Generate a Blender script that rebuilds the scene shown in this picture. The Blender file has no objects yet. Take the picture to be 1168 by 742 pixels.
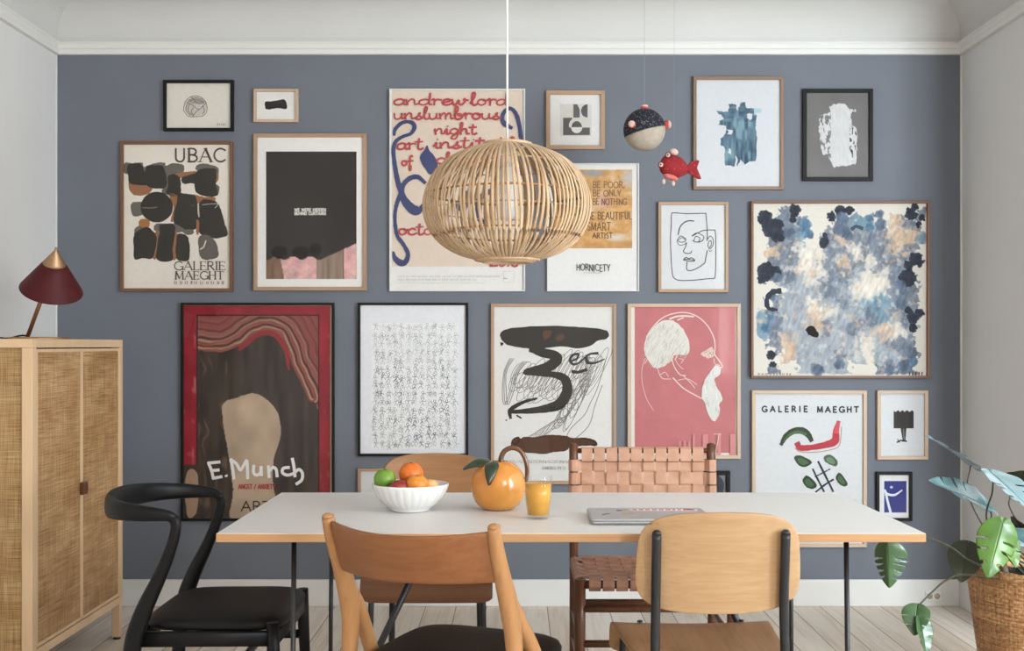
import bpy, math, random
import numpy as np
from mathutils import Vector, Matrix
C = bpy.context.scene.collection
PI = math.pi
random.seed(7)

# ---------------------------------------------------------------- measurements
F, CX, CY, EYE = 1375.0, 589.0, 393.0, 1.19     # focal length in pixels, principal point, eye height
W = 5.5                                         # distance from camera to the picture wall
XL, XR, YF = -2.1, 2.032, -3.5                  # left wall, right wall, front wall (behind the camera)
ZC = 2.745                                      # ceiling


def P(u, v, y):
    """point seen at photo pixel (u, v) standing y metres in front of the camera"""
    return ((u - CX) / F * y, y, EYE - (v - CY) / F * y)


# ---------------------------------------------------------------- colour
def lin(c):
    if isinstance(c, str):
        c = c.lstrip('#')
        c = [int(c[i:i + 2], 16) / 255 for i in (0, 2, 4)]
    return tuple((x / 12.92 if x <= .04045 else ((x + .055) / 1.055) ** 2.4) for x in c[:3])


# ---------------------------------------------------------------- materials
def _new(name):
    m = bpy.data.materials.new(name)
    m.use_nodes = True
    nt = m.node_tree
    return m, nt, nt.nodes['Principled BSDF']


def N(nt, t, **kw):
    n = nt.nodes.new(t)
    for k, v in kw.items():
        if k in n.inputs:
            n.inputs[k].default_value = v
        else:
            setattr(n, k, v)
    return n


def coords(nt, scale=(1, 1, 1), rot=(0, 0, 0)):
    tc = N(nt, 'ShaderNodeTexCoord')
    mp = N(nt, 'ShaderNodeMapping')
    mp.inputs['Scale'].default_value = scale
    mp.inputs['Rotation'].default_value = rot
    nt.links.new(tc.outputs['Object'], mp.inputs['Vector'])
    return mp.outputs['Vector']


def ramp(nt, fac, stops):
    r = N(nt, 'ShaderNodeValToRGB')
    el = r.color_ramp.elements
    while len(el) < len(stops):
        el.new(.5)
    for e, (p, c) in zip(el, stops):
        e.position = p
        e.color = (*lin(c), 1)
    nt.links.new(fac, r.inputs['Fac'])
    return r.outputs['Color']


def bump(nt, b, h, strength, dist=.002):
    n = N(nt, 'ShaderNodeBump')
    n.inputs['Strength'].default_value = strength
    n.inputs['Distance'].default_value = dist
    nt.links.new(h, n.inputs['Height'])
    nt.links.new(n.outputs['Normal'], b.inputs['Normal'])


def mix2(nt, a, b, f, mode='MIX'):
    m = N(nt, 'ShaderNodeMix', data_type='RGBA', blend_type=mode)
    for sock, val in ((m.inputs[6], a), (m.inputs[7], b), (m.inputs[0], f)):
        if hasattr(val, 'links') or hasattr(val, 'is_linked'):
            nt.links.new(val, sock)
        else:
            sock.default_value = val
    return m.outputs[2]


def plain(name, c1, c2=None, rough=.5, scale=30, bmp=0, metal=0, spec=.5, coat=0, dist=.002):
    m, nt, b = _new(name)
    c2 = c2 or c1
    n = N(nt, 'ShaderNodeTexNoise', Scale=scale, Detail=4.0)
    nt.links.new(coords(nt), n.inputs['Vector'])
    nt.links.new(ramp(nt, n.outputs['Fac'], [(.3, c1), (.7, c2)]), b.inputs['Base Color'])
    b.inputs['Roughness'].default_value = rough
    b.inputs['Metallic'].default_value = metal
    b.inputs['Specular IOR Level'].default_value = spec
    b.inputs['Coat Weight'].default_value = coat
    b.inputs['Coat Roughness'].default_value = .12
    if bmp:
        bump(nt, b, n.outputs['Fac'], bmp, dist)
    return m


def wood(name, c1, c2, axis=0, rough=.45, grain=70, c3=None):
    m, nt, b = _new(name)
    sc = [grain] * 3
    sc[axis] = grain * .05
    n = N(nt, 'ShaderNodeTexNoise', Scale=1.0, Detail=5.0, Roughness=.6, Distortion=.6)
    nt.links.new(coords(nt, sc), n.inputs['Vector'])
    sc2 = [9] * 3
    sc2[axis] = .8
    n2 = N(nt, 'ShaderNodeTexNoise', Scale=1.0, Detail=2.0)
    nt.links.new(coords(nt, sc2), n2.inputs['Vector'])
    a = ramp(nt, n.outputs['Fac'], [(.32, c1), (.68, c2)])
    bcol = ramp(nt, n2.outputs['Fac'], [(.35, c3 or c1), (.65, c2)])
    nt.links.new(mix2(nt, a, bcol, .45), b.inputs['Base Color'])
    b.inputs['Roughness'].default_value = rough
    b.inputs['Specular IOR Level'].default_value = .4
    bump(nt, b, n.outputs['Fac'], .12, .001)
    return m


def weave(name, c1, c2, c3, u=(0, 1, 0), v=(0, 0, 1), fine=420, rough=.6):
    """cane webbing: two crossing sets of thin irregular strands"""
    m, nt, b = _new(name)
    outs = []
    for d in (u, v):
        sc = tuple(fine * x + 7 * (1 - x) for x in d)
        n = N(nt, 'ShaderNodeTexNoise', Scale=1.0, Detail=2.0, Roughness=.7)
        nt.links.new(coords(nt, sc), n.inputs['Vector'])
        outs.append(n.outputs['Fac'])
    big = N(nt, 'ShaderNodeTexNoise', Scale=5.0, Detail=3.0)
    nt.links.new(coords(nt, (1, 1, 2.2)), big.inputs['Vector'])
    mm = N(nt, 'ShaderNodeMath', operation='MULTIPLY')
    nt.links.new(outs[0], mm.inputs[0])
    nt.links.new(outs[1], mm.inputs[1])
    a = ramp(nt, mm.outputs[0], [(.14, c1), (.26, c2), (.38, c3)])
    tint = ramp(nt, big.outputs['Fac'], [(.35, '#e2d6c4'), (.65, '#ffffff')])
    nt.links.new(mix2(nt, a, tint, 1.0, 'MULTIPLY'), b.inputs['Base Color'])
    b.inputs['Roughness'].default_value = rough
    bump(nt, b, mm.outputs[0], .5, .002)
    return m


def inked(name='printed_paper', rough=.75):
    """paper or canvas whose printed colours are stored on the mesh"""
    m, nt, b = _new(name)
    at = N(nt, 'ShaderNodeVertexColor', layer_name='ink')
    n = N(nt, 'ShaderNodeTexNoise', Scale=60.0, Detail=5.0)
    nt.links.new(coords(nt), n.inputs['Vector'])
    tint = ramp(nt, n.outputs['Fac'], [(.3, '#fbfaf9'), (.6, '#ffffff')])
    nt.links.new(mix2(nt, at.outputs['Color'], tint, 1.0, 'MULTIPLY'), b.inputs['Base Color'])
    b.inputs['Roughness'].default_value = rough
    b.inputs['Specular IOR Level'].default_value = .25
    return m


def pane(name='picture_glass'):
    m = bpy.data.materials.new(name)
    m.use_nodes = True
    nt = m.node_tree
    nt.nodes.remove(nt.nodes['Principled BSDF'])
    out = nt.nodes['Material Output']
    tr = N(nt, 'ShaderNodeBsdfTransparent')
    gl = N(nt, 'ShaderNodeBsdfGlossy', Roughness=.03)
    fr = N(nt, 'ShaderNodeFresnel', IOR=1.3)
    n = N(nt, 'ShaderNodeTexNoise', Scale=2.0)
    nt.links.new(coords(nt), n.inputs['Vector'])
    bp = N(nt, 'ShaderNodeBump', Strength=.05, Distance=.02)
    nt.links.new(n.outputs['Fac'], bp.inputs['Height'])
    nt.links.new(bp.outputs['Normal'], gl.inputs['Normal'])
    mx = N(nt, 'ShaderNodeMixShader')
    ge = N(nt, 'ShaderNodeNewGeometry')
    inv = N(nt, 'ShaderNodeMath', operation='SUBTRACT')
    inv.inputs[0].default_value = 1
    nt.links.new(ge.outputs['Backfacing'], inv.inputs[1])
    ml = N(nt, 'ShaderNodeMath', operation='MULTIPLY')
    nt.links.new(fr.outputs[0], ml.inputs[0])
    nt.links.new(inv.outputs[0], ml.inputs[1])
    nt.links.new(ml.outputs[0], mx.inputs[0])
    nt.links.new(tr.outputs[0], mx.inputs[1])
    nt.links.new(gl.outputs[0], mx.inputs[2])
    nt.links.new(mx.outputs[0], out.inputs['Surface'])
    return m


def floorboards():
    m, nt, b = _new('pale_washed_floorboards')
    tc = N(nt, 'ShaderNodeTexCoord')
    sx = N(nt, 'ShaderNodeSeparateXYZ')
    nt.links.new(tc.outputs['Object'], sx.inputs[0])
    dv = N(nt, 'ShaderNodeMath', operation='DIVIDE')
    dv.inputs[1].default_value = .138
    nt.links.new(sx.outputs['X'], dv.inputs[0])
    fl = N(nt, 'ShaderNodeMath', operation='FLOOR')
    nt.links.new(dv.outputs[0], fl.inputs[0])
    fr = N(nt, 'ShaderNodeMath', operation='FRACT')
    nt.links.new(dv.outputs[0], fr.inputs[0])
    wn = N(nt, 'ShaderNodeTexWhiteNoise', noise_dimensions='1D')
    nt.links.new(fl.outputs[0], wn.inputs['W'])
    cx = N(nt, 'ShaderNodeCombineXYZ')
    nt.links.new(sx.outputs['X'], cx.inputs[0])
    nt.links.new(sx.outputs['Y'], cx.inputs[1])
    nt.links.new(wn.outputs['Value'], cx.inputs[2])
    mp = N(nt, 'ShaderNodeMapping')
    mp.inputs['Scale'].default_value = (45, 2.2, 30)
    nt.links.new(cx.outputs[0], mp.inputs[0])
    n = N(nt, 'ShaderNodeTexNoise', Scale=1.0, Detail=5.0, Distortion=.8)
    nt.links.new(mp.outputs[0], n.inputs['Vector'])
    col = ramp(nt, n.outputs['Fac'], [(.3, '#dfd2c2'), (.5, '#eee3d6'), (.75, '#f4ece2')])
    tint = ramp(nt, wn.outputs['Value'], [(0, '#e6e0d8'), (1, '#ffffff')])
    c = mix2(nt, col, tint, 1.0, 'MULTIPLY')
    gap = ramp(nt, fr.outputs[0], [(0, '#6d6052'), (.022, '#6d6052'), (.034, '#ffffff')])
    nt.links.new(mix2(nt, c, gap, .8, 'MULTIPLY'), b.inputs['Base Color'])
    b.inputs['Roughness'].default_value = .55
    b.inputs['Specular IOR Level'].default_value = .3
    bump(nt, b, n.outputs['Fac'], .1)
    return m


def dotted(name, base, dot, scale, size):
    m, nt, b = _new(name)
    v = N(nt, 'ShaderNodeTexVoronoi', Scale=scale)
    nt.links.new(coords(nt), v.inputs['Vector'])
    nt.links.new(ramp(nt, v.outputs['Distance'], [(size, dot), (size + .08, base)]), b.inputs['Base Color'])
    b.inputs['Roughness'].default_value = .95
    return m


def leafmat(name, c1, c2, rough=.28, coat=.3, sheen=0):
    m, nt, b = _new(name)
    n = N(nt, 'ShaderNodeTexNoise', Scale=14.0, Detail=3.0)
    nt.links.new(coords(nt), n.inputs['Vector'])
    nt.links.new(ramp(nt, n.outputs['Fac'], [(.3, c1), (.7, c2)]), b.inputs['Base Color'])
    b.inputs['Roughness'].default_value = rough
    b.inputs['Coat Weight'].default_value = coat
    b.inputs['Coat Roughness'].default_value = .2
    b.inputs['Subsurface Weight'].default_value = 0
    return m


def glassmat(name):
    m, nt, b = _new(name)
    n = N(nt, 'ShaderNodeTexNoise', Scale=20.0)
    nt.links.new(coords(nt), n.inputs['Vector'])
    nt.links.new(ramp(nt, n.outputs['Fac'], [(.3, '#fafcfb'), (.7, '#ffffff')]), b.inputs['Base Color'])
    b.inputs['Roughness'].default_value = .02
    b.inputs['Transmission Weight'].default_value = 1
    b.inputs['IOR'].default_value = 1.3
    return m


M = {}
M['white_wall'] = plain('white_wall_paint', '#e0dfdd', '#e3e2e0', .85, 3, spec=.2)
M['blue_wall'] = plain('slate_blue_wall_paint', '#72767e', '#767a82', .8, 4, .05, spec=.25)
M['trim'] = plain('white_trim_paint', '#e3e1dc', '#e6e4e0', .5, 5, spec=.3)
M['ceiling'] = plain('white_ceiling_paint', '#eae9e7', '#ecebe9', .9, 3, spec=.15)
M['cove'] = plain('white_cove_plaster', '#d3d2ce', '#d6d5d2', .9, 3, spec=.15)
M['floor'] = floorboards()
M['oak'] = wood('oiled_oak', '#7c4c2a', '#94623c', 0, .42)
M['oak_v'] = wood('oiled_oak_upright', '#9d6f45', '#b78758', 2, .42)
M['pale_oak'] = wood('pale_oak_veneer', '#a58159', '#bb9871', 0, .45, 150)
M['seat_oak'] = wood('pale_oak_seat', '#8f6a44', '#ad875d', 1, .42, 110)
M['brown_oak'] = wood('brown_oak_veneer', '#8a5f3b', '#a1744a', 0, .42, 60)
M['brown_seat'] = wood('brown_seat_veneer', '#6f4a33', '#83583d', 0, .35, 60)
M['edge_oak'] = wood('oak_table_edge', '#a97e54', '#bf9467', 0, .5, 90)
M['cab'] = wood('light_oak_cabinet', '#d3b28c', '#dfc19c', 2, .5, 60)
M['walnut'] = wood('walnut_brown', '#4e2f1d', '#6b4229', 2, .35, 60)
M['frame_brown'] = wood('brown_frame_wood', '#6d4a33', '#82593f', 2, .45, 120)
M['frame_oak'] = wood('oak_frame_wood', '#a3836a', '#b5967a', 2, .5, 120)
M['frame_pale'] = wood('pale_frame_wood', '#bda28a', '#cdb49b', 2, .5, 120)
M['frame_dark'] = wood('dark_oak_frame_wood', '#7b6450', '#8e745e', 2, .5, 120)
M['frame_black'] = plain('black_frame_lacquer', '#110f0d', '#161412', .55, 30, spec=.25)
M['frame_white'] = plain('white_frame_lacquer', '#d9d8d4', '#dedcd8', .4, 30)
M['print'] = inked()
M['glass'] = pane()
M['laminate'] = plain('white_table_laminate', '#d9d6d1', '#dedcd8', .38, 250, spec=.45)
M['black_metal'] = plain('black_powder_coated_steel', '#17171a', '#1d1d20', .38, 60)
M['black_wood'] = plain('black_stained_wood', '#08080a', '#0c0c0e', .42, 40, .05, spec=.25)
M['black_leather'] = plain('black_leather', '#0c0b0a', '#131110', .5, 220, .2, spec=.22)
M['tan_leather'] = plain('tan_saddle_leather', '#b18367', '#c0947a', .5, 25, .1)
M['shaded_seat_leather'] = plain('shaded_saddle_leather', '#8a604a', '#a27760', .45, 25, .1)  # same tan strap leather, darkened for the shade under the table
M['cane'] = weave('woven_cane', '#86633f', '#bd9668', '#d8b68a')
M['cane_x'] = weave('woven_cane_side', '#7d6039', '#b59262', '#cfb082', u=(1, 0, 0))
M['brass'] = plain('brushed_brass', '#a78767', '#b39474', .45, 60, metal=1)
M['copper'] = plain('brown_copper_tube', '#84583c', '#94664a', .35, 60, metal=.8)
M['red_shade'] = plain('dark_red_lacquer', '#4b0e13', '#531217', .55, 30, spec=.3)
M['rattan'] = wood('pale_rattan', '#b1906c', '#d6ba98', 2, .55, 60, '#a28260')
M['rattan_dark'] = plain('rattan_binding', '#8a6238', '#a57a49', .6, 60)
M['white_plastic'] = plain('white_plastic', '#e9e8e4', '#eeede9', .35, 20)
M['opal'] = plain('opal_white_glass', '#f2f2f0', '#f6f6f4', .15, 20)
M['black_plastic'] = plain('black_plastic', '#121214', '#17171a', .5, 30)
M['ceramic'] = plain('white_glazed_ceramic', '#e6e5e2', '#ebeae7', .22, 8, coat=.3)
M['jug'] = plain('orange_glazed_ceramic', '#cb7620', '#dd9b45', .22, 7, .04, coat=.5)
M['jug_handle'] = plain('brown_glazed_ceramic', '#4f2c14', '#69401f', .25, 20, coat=.4)
M['jug_leaf'] = plain('dark_green_glazed_ceramic', '#1a2617', '#2c4024', .3, 60, coat=.4)
M['lime'] = plain('lime_peel', '#5f8828', '#789c36', .4, 40, .1)
M['orange'] = plain('orange_peel', '#d9661c', '#e27a24', .42, 160, .25, dist=.001)
M['mandarin'] = plain('mandarin_peel', '#dc8228', '#e8983c', .42, 160, .25, dist=.001)
M['plum'] = plain('dark_red_fruit_skin', '#7a1d22', '#93302c', .35, 20)
M['apricot'] = plain('apricot_skin', '#e3a765', '#edbb80', .5, 30)
M['juice'] = plain('orange_juice', '#cf9436', '#dba648', .3, 20)
M['drink_glass'] = pane('clear_drinking_glass')
M['alu'] = plain('silver_aluminium', '#b9babc', '#c2c3c5', .35, 90, metal=.7)
M['gasket'] = plain('dark_rubber_gasket', '#2a2a2c', '#303033', .6, 40)
M['red_sticker'] = plain('red_sticker', '#b5403c', '#c65a50', .5, 300)
M['white_sticker'] = plain('white_sticker', '#e6e6e4', '#ececea', .4, 40)
M['tan_sticker'] = plain('tan_sticker', '#a9906f', '#c2ab8a', .5, 200)
M['dark_sticker'] = plain('dark_sticker', '#2b2b2e', '#3b3b40', .5, 40)
M['basket'] = weave('brown_wicker', '#7b5433', '#b48659', '#d0a878', u=(1, 1, 0), fine=150)
M['soil'] = plain('dark_potting_soil', '#17120e', '#2c231b', .95, 90, .8, dist=.01)
M['stem'] = plain('dark_green_stem', '#2b2a1a', '#3d3b24', .45, 40)
M['leaf'] = leafmat('dark_green_leaf', '#34502e', '#4a6c42')
M['leaf_bright'] = leafmat('fresh_green_leaf', '#3d631a', '#587f2a', .4)
M['leaf_sky_sheen'] = leafmat('green_leaf_sky_sheen', '#46686a', '#5e878c', .3, .6)  # blue of the reflected sky is mixed into the leaf green
M['leaf_dark'] = leafmat('dark_leaf_underside', '#1e2414', '#33361f', .6, 0)
M['navy_dots'] = dotted('navy_dotted_felt', '#202028', '#6f6f7a', 120, .24)
M['cream_felt'] = plain('cream_felt', '#a79c8c', '#b7ab9a', .95, 60, .2)
M['coral_felt'] = plain('coral_pink_felt', '#b3473f', '#c25a50', .95, 40, .2)
M['pale_felt'] = plain('pale_pink_felt', '#d0ab9c', '#dcc0b2', .95, 40, .2)
M['red_cloth'] = dotted('red_patterned_cloth', '#8f2228', '#b96a52', 80, .14)
M['pink_cloth'] = plain('salmon_pink_cloth', '#c9675e', '#d8857a', .95, 40, .2)
M['dark_red_cloth'] = plain('dark_red_cloth', '#6f1518', '#7d1c1e', .95, 40)
M['thread'] = plain('pale_thread', '#8d959f', '#98a0aa', .6, 40)
M['socket_face'] = plain('beige_socket_plastic', '#a79b88', '#b5a996', .5, 30)


# ---------------------------------------------------------------- mesh building
def cr(pts, k=8, closed=False):
    """Catmull-Rom through tuples of any length"""
    p = [np.array(q, float) for q in pts]
    n = len(p)
    out = []
    rng = range(n if closed else n - 1)
    for i in rng:
        if closed:
            a, b, c, d = p[(i - 1) % n], p[i], p[(i + 1) % n], p[(i + 2) % n]
        else:
            a = p[i - 1] if i > 0 else 2 * p[0] - p[1]
            b, c = p[i], p[i + 1]
            d = p[i + 2] if i + 2 < n else 2 * p[-1] - p[-2]
        for j in range(k):
            t = j / k
            out.append(.5 * (2 * b + (c - a) * t + (2 * a - 5 * b + 4 * c - d) * t * t + (3 * b - a - 3 * c + d) * t ** 3))
    if not closed:
        out.append(p[-1])
    return out


class MB:
    def __init__(s):
        s.v, s.f, s.m, s.s, s.c = [], [], [], [], []
        s.mi, s.sm, s.col = 0, False, (1, 1, 1)

    def add(s, vs, fs, cols=None):
        o = len(s.v)
        s.v += [tuple(map(float, q)) for q in vs]
        s.c += (cols if cols is not None else [s.col] * len(vs))
        for q in fs:
            s.f.append([o + i for i in q])
            s.m.append(s.mi)
            s.s.append(s.sm)
        return s

    def box(s, x0, x1, y0, y1, z0, z1):
        vs = [(x, y, z) for x in (x0, x1) for y in (y0, y1) for z in (z0, z1)]
        return s.add(vs, [(0, 1, 3, 2), (4, 6, 7, 5), (0, 4, 5, 1), (2, 3, 7, 6), (0, 2, 6, 4), (1, 5, 7, 3)])

    def loft(s, rings, cap=True, closed=False, smooth=True):
        n = len(rings[0])
        vs = [q for r in rings for q in r]
        fs = []
        k = len(rings)
        for i in range(k if closed else k - 1):
            a, b = i * n, ((i + 1) % k) * n
            for j in range(n):
                j2 = (j + 1) % n
                fs.append((a + j, a + j2, b + j2, b + j))
        old = s.sm
        s.sm = smooth
        s.add(vs, fs)
        if cap and not closed:
            o = len(s.v) - len(vs)
            s.sm = False
            s.f.append([o + j for j in range(n)][::-1]); s.m.append(s.mi); s.s.append(False)
            s.f.append([o + (k - 1) * n + j for j in range(n)]); s.m.append(s.mi); s.s.append(False)
        s.sm = old
        return s

    def sweep(s, path, a, b=None, up=(0, 0, 1), n=12, p=2.0, closed=False, round_ends=False):
        """sweep a superellipse (half sizes a across, b along up) along a path"""
        pts = [np.array(q[:3], float) for q in path]
        k = len(pts)
        A = list(a) if hasattr(a, '__len__') else [a] * k
        B = A if b is None else (list(b) if hasattr(b, '__len__') else [b] * k)
        u = np.array(up, float)
        rings = []
        prev = None
        for i in range(k):
            if closed:
                t = pts[(i + 1) % k] - pts[i - 1]
            else:
                t = pts[min(i + 1, k - 1)] - pts[max(i - 1, 0)]
            t = t / (np.linalg.norm(t) + 1e-12)
            if prev is None:
                w = u - t * (u @ t)
                if np.linalg.norm(w) < 1e-3:
                    w = np.array((0., 1, 0)) - t * t[1]
            else:
                w = (u - t * (u @ t)) if abs(u @ t) < .8 else prev - t * (prev @ t)
            w /= np.linalg.norm(w)
            prev = w
            sd = np.cross(t, w)
            rings.append((pts[i], sd, w, A[i], B[i], t))
        out = []

        def ring(c, sd, w, ra, rb):
            r = []
            for j in range(n):
                th = 2 * PI * j / n
                cs, sn = math.cos(th), math.sin(th)
                x = math.copysign(abs(cs) ** (2 / p), cs) * ra
                y = math.copysign(abs(sn) ** (2 / p), sn) * rb
                r.append(tuple(c + sd * x + w * y))
            return r
        if round_ends and not closed:
            c, sd, w, ra, rb, t = rings[0]
            for h in (.95, .75, .4):
                q = math.sqrt(1 - h * h)
                out.append(ring(c - t * min(ra, rb) * h, sd, w, ra * q, rb * q))
        for c, sd, w, ra, rb, t in rings:
            out.append(ring(c, sd, w, ra, rb))
        if round_ends and not closed:
            c, sd, w, ra, rb, t = rings[-1]
            for h in (.4, .75, .95):
                q = math.sqrt(1 - h * h)
                out.append(ring(c + t * min(ra, rb) * h, sd, w, ra * q, rb * q))
        return s.loft(out, True, closed)

    def lathe(s, prof, c=(0, 0, 0), n=40, axis=(0, 0, 1), mod=None, closed=False):
        """prof: (r, h) pairs along axis"""
        ax = Vector(axis).normalized()
        q = Vector((0, 0, 1)).rotation_difference(ax)
        rings = []
        for r, h in prof:
            row = []
            for j in range(n):
                th = 2 * PI * j / n
                rr = max(r, 1e-5) * (mod(th, h) if mod else 1)
                v = q @ Vector((rr * math.cos(th), rr * math.sin(th), h))
                row.append((v.x + c[0], v.y + c[1], v.z + c[2]))
            rings.append(row)
        return s.loft(rings, not closed, closed)

    def ball(s, c, r, seg=28, rows=16, scale=(1, 1, 1), rot=None):
        prof = [(math.sin(PI * i / rows), -math.cos(PI * i / rows)) for i in range(rows + 1)]
        rings = []
        for pr, ph in prof:
            row = []
            for j in range(seg):
                th = 2 * PI * j / seg
                v = Vector((max(pr, 1e-4) * math.cos(th) * scale[0], max(pr, 1e-4) * math.sin(th) * scale[1], ph * scale[2])) * r
                if rot is not None:
                    v = rot @ v
                row.append((v.x + c[0], v.y + c[1], v.z + c[2]))
            rings.append(row)
        return s.loft(rings, True)

    def prism(s, poly, d0, d1, axis=1):
        """extrude polygon of (a, b) pairs along an axis (1: y, 2: z, 0: x)"""
        def pt(a, b, d):
            return {0: (d, a, b), 1: (a, d, b), 2: (a, b, d)}[axis]
        n = len(poly)
        vs = [pt(a, b, d0) for a, b in poly] + [pt(a, b, d1) for a, b in poly]
        fs = [list(range(n)), list(range(n, 2 * n))[::-1]]
        fs += [(i, i + n, (i + 1) % n + n, (i + 1) % n) for i in range(n)]
        return s.add(vs, fs)

    def shift(s, d):
        s.v = [(a + d[0], b + d[1], c + d[2]) for a, b, c in s.v]
        return s

    def build(s, name, mats, parent=None, bevel=0, world=True, fix=True, solid=0, subsurf=0, seg=2, colour=False):
        me = bpy.data.meshes.new(name)
        vs = s.v
        if parent is not None and world:
            l = parent_loc(parent)
            vs = [(a - l[0], b - l[1], c - l[2]) for a, b, c in vs]
        me.from_pydata(vs, [], s.f)
        for m in (mats if isinstance(mats, (list, tuple)) else [mats]):
            me.materials.append(m)
        me.polygons.foreach_set('material_index', s.m)
        me.polygons.foreach_set('use_smooth', s.s)
        if colour:
            at = me.color_attributes.new('ink', 'FLOAT_COLOR', 'POINT')
            arr = np.ones((len(s.v), 4), np.float32)
            arr[:, :3] = np.array(s.c, np.float32)
            at.data.foreach_set('color', arr.ravel())
        if fix:
            import bmesh
            bm = bmesh.new()
            bm.from_mesh(me)
            bmesh.ops.recalc_face_normals(bm, faces=bm.faces)
            bm.to_mesh(me)
            bm.free()
        me.update()
        o = bpy.data.objects.new(name, me)
        C.objects.link(o)
        if parent is not None:
            o.parent = parent
        if solid:
            md = o.modifiers.new('thickness', 'SOLIDIFY'); md.thickness = solid; md.offset = 0
        if subsurf:
            md = o.modifiers.new('round', 'SUBSURF'); md.levels = subsurf; md.render_levels = subsurf
        if bevel:
            md = o.modifiers.new('bevel', 'BEVEL')
            md.width = bevel; md.segments = seg; md.limit_method = 'ANGLE'; md.angle_limit = .6
        return o


def parent_loc(p):
    l = Vector((0, 0, 0))
    while p is not None:
        l += p.location
        p = p.parent
    return l


def tag(o, label, cat, group=None, kind=None):
    if label: o['label'] = label
    if cat: o['category'] = cat
    if group: o['group'] = group
    if kind: o['kind'] = kind
    return o


def thing(name, label, cat, loc=(0, 0, 0), rz=0, group=None):
    o = bpy.data.objects.new(name, None)
    C.objects.link(o)
    o.empty_display_size = .05
    o.location = loc
    o.rotation_euler = (0, 0, rz)
    return tag(o, label, cat, group)


def struct(o):
    o['kind'] = 'structure'
    return o

# ================================================================ the room
def room_ring(prof, name, mat):
    """sweep a (distance from wall, z) profile around the room with mitred corners"""
    mb = MB()
    rings = []
    for d, z in prof:
        rings.append([(XL + d, YF + d, z), (XR - d, YF + d, z), (XR - d, W - d, z), (XL + d, W - d, z)])
    n = len(prof)
    vs = [q for r in rings for q in r]
    fs = []
    for i in range(n - 1):
        for j in range(4):
            fs.append((i * 4 + j, i * 4 + (j + 1) % 4, (i + 1) * 4 + (j + 1) % 4, (i + 1) * 4 + j))
    mb.add(vs, fs)
    return struct(mb.build(name, mat))


def wall_with_holes(name, mat, axis, at, thick, a0, a1, holes):
    """a wall slab in the plane axis=at with rectangular holes (a0, a1, z0, z1) sorted along a"""
    mb = MB()
    def bx(p0, p1, z0, z1):
        if axis == 'x': mb.box(min(at, at + thick), max(at, at + thick), p0, p1, z0, z1)
        else: mb.box(p0, p1, min(at, at + thick), max(at, at + thick), z0, z1)
    cur = a0
    for h0, h1, z0, z1 in holes:
        bx(cur, h0, 0, ZC + .1)
        bx(h0, h1, 0, z0)
        bx(h0, h1, z1, ZC + .1)
        cur = h1
    bx(cur, a1, 0, ZC + .1)
    return struct(mb.build(name, mat))


struct(MB().box(XL - .2, XR + 2.0, YF - .3, W + .2, -.1, 0).build('floor', M['floor']))
struct(MB().box(XL - .2, XR + 2.0, YF - .3, W + .2, ZC, ZC + .12).build('ceiling', M['ceiling']))
struct(MB().box(XL - .2, XR + .2, W, W + .12, 0, ZC).build('wall_back', M['blue_wall']))
RWIN = [(-1.6, .2, .85, 2.35)]  # unseen window, serves as general fill
ALC = (1.45, 4.72, 0, 2.42)          # wide opening to an unseen side bay, added to shape the wall light
BX = XR + 1.65
FWIN = [(XR + .28, XR + 1.4, .78, 2.35)]  # window of the added bay, set to brighten the wall's right end
wall_with_holes('wall_right', M['white_wall'], 'x', XR, .2, YF - .2, W + .1, RWIN + [ALC])
wall_with_holes('wall_added_bay_front', M['white_wall'], 'y', ALC[0], -.2, XR + .2, BX + .1, FWIN)
struct(MB().box(BX, BX + .12, ALC[0] - .2, ALC[1] + .2, 0, ZC).build('wall_added_bay_right', M['white_wall']))
struct(MB().box(XR + .2, BX, ALC[1], ALC[1] + .12, 0, ZC).build('wall_added_bay_back', M['white_wall']))
struct(MB().box(XL - .12, XL, YF - .2, W + .1, 0, ZC).build('wall_left', M['white_wall']))
struct(MB().box(XL - .1, XR + .1, YF - .12, YF, 0, ZC).build('wall_front', M['white_wall']))

z0 = 2.51
room_ring([(0, z0), (.018, z0 + .001), (.02, z0 + .006), (.02, z0 + .022), (.016, z0 + .028), (.016, z0 + .046),
           (.022, z0 + .052), (.022, z0 + .058), (.0, z0 + .060)], 'trim_1', M['trim'])
R_ = .172
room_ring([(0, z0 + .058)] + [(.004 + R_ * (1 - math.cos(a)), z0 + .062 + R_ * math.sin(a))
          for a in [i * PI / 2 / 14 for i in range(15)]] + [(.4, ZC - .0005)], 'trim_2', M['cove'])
for o in bpy.data.objects:
    if o.name == 'trim_2':
        for p in o.data.polygons: p.use_smooth = False

def skirting(name, x0, x1, y0, y1):
    mb = MB().box(x0, x1, y0, y1, 0, .122)
    return struct(mb.build(name, M['trim'], bevel=.004))
skirting('baseboard_back', XL + .016, XR - .016, W - .016, W - .0005)
skirting('baseboard_left', XL + .0005, XL + .016, YF, W - .0005)
skirting('baseboard_right', XR - .016, XR - .0005, ALC[1], W - .0005)
# white paint edge strips where the blue wall meets its neighbours
struct(MB().box(XL + .0005, XL + .006, W - .006, W - .0005, .122, z0).build('trim_3', M['trim']))
struct(MB().box(XR - .008, XR - .0005, W - .008, W - .0005, .122, z0).build('trim_4', M['trim']))


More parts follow.
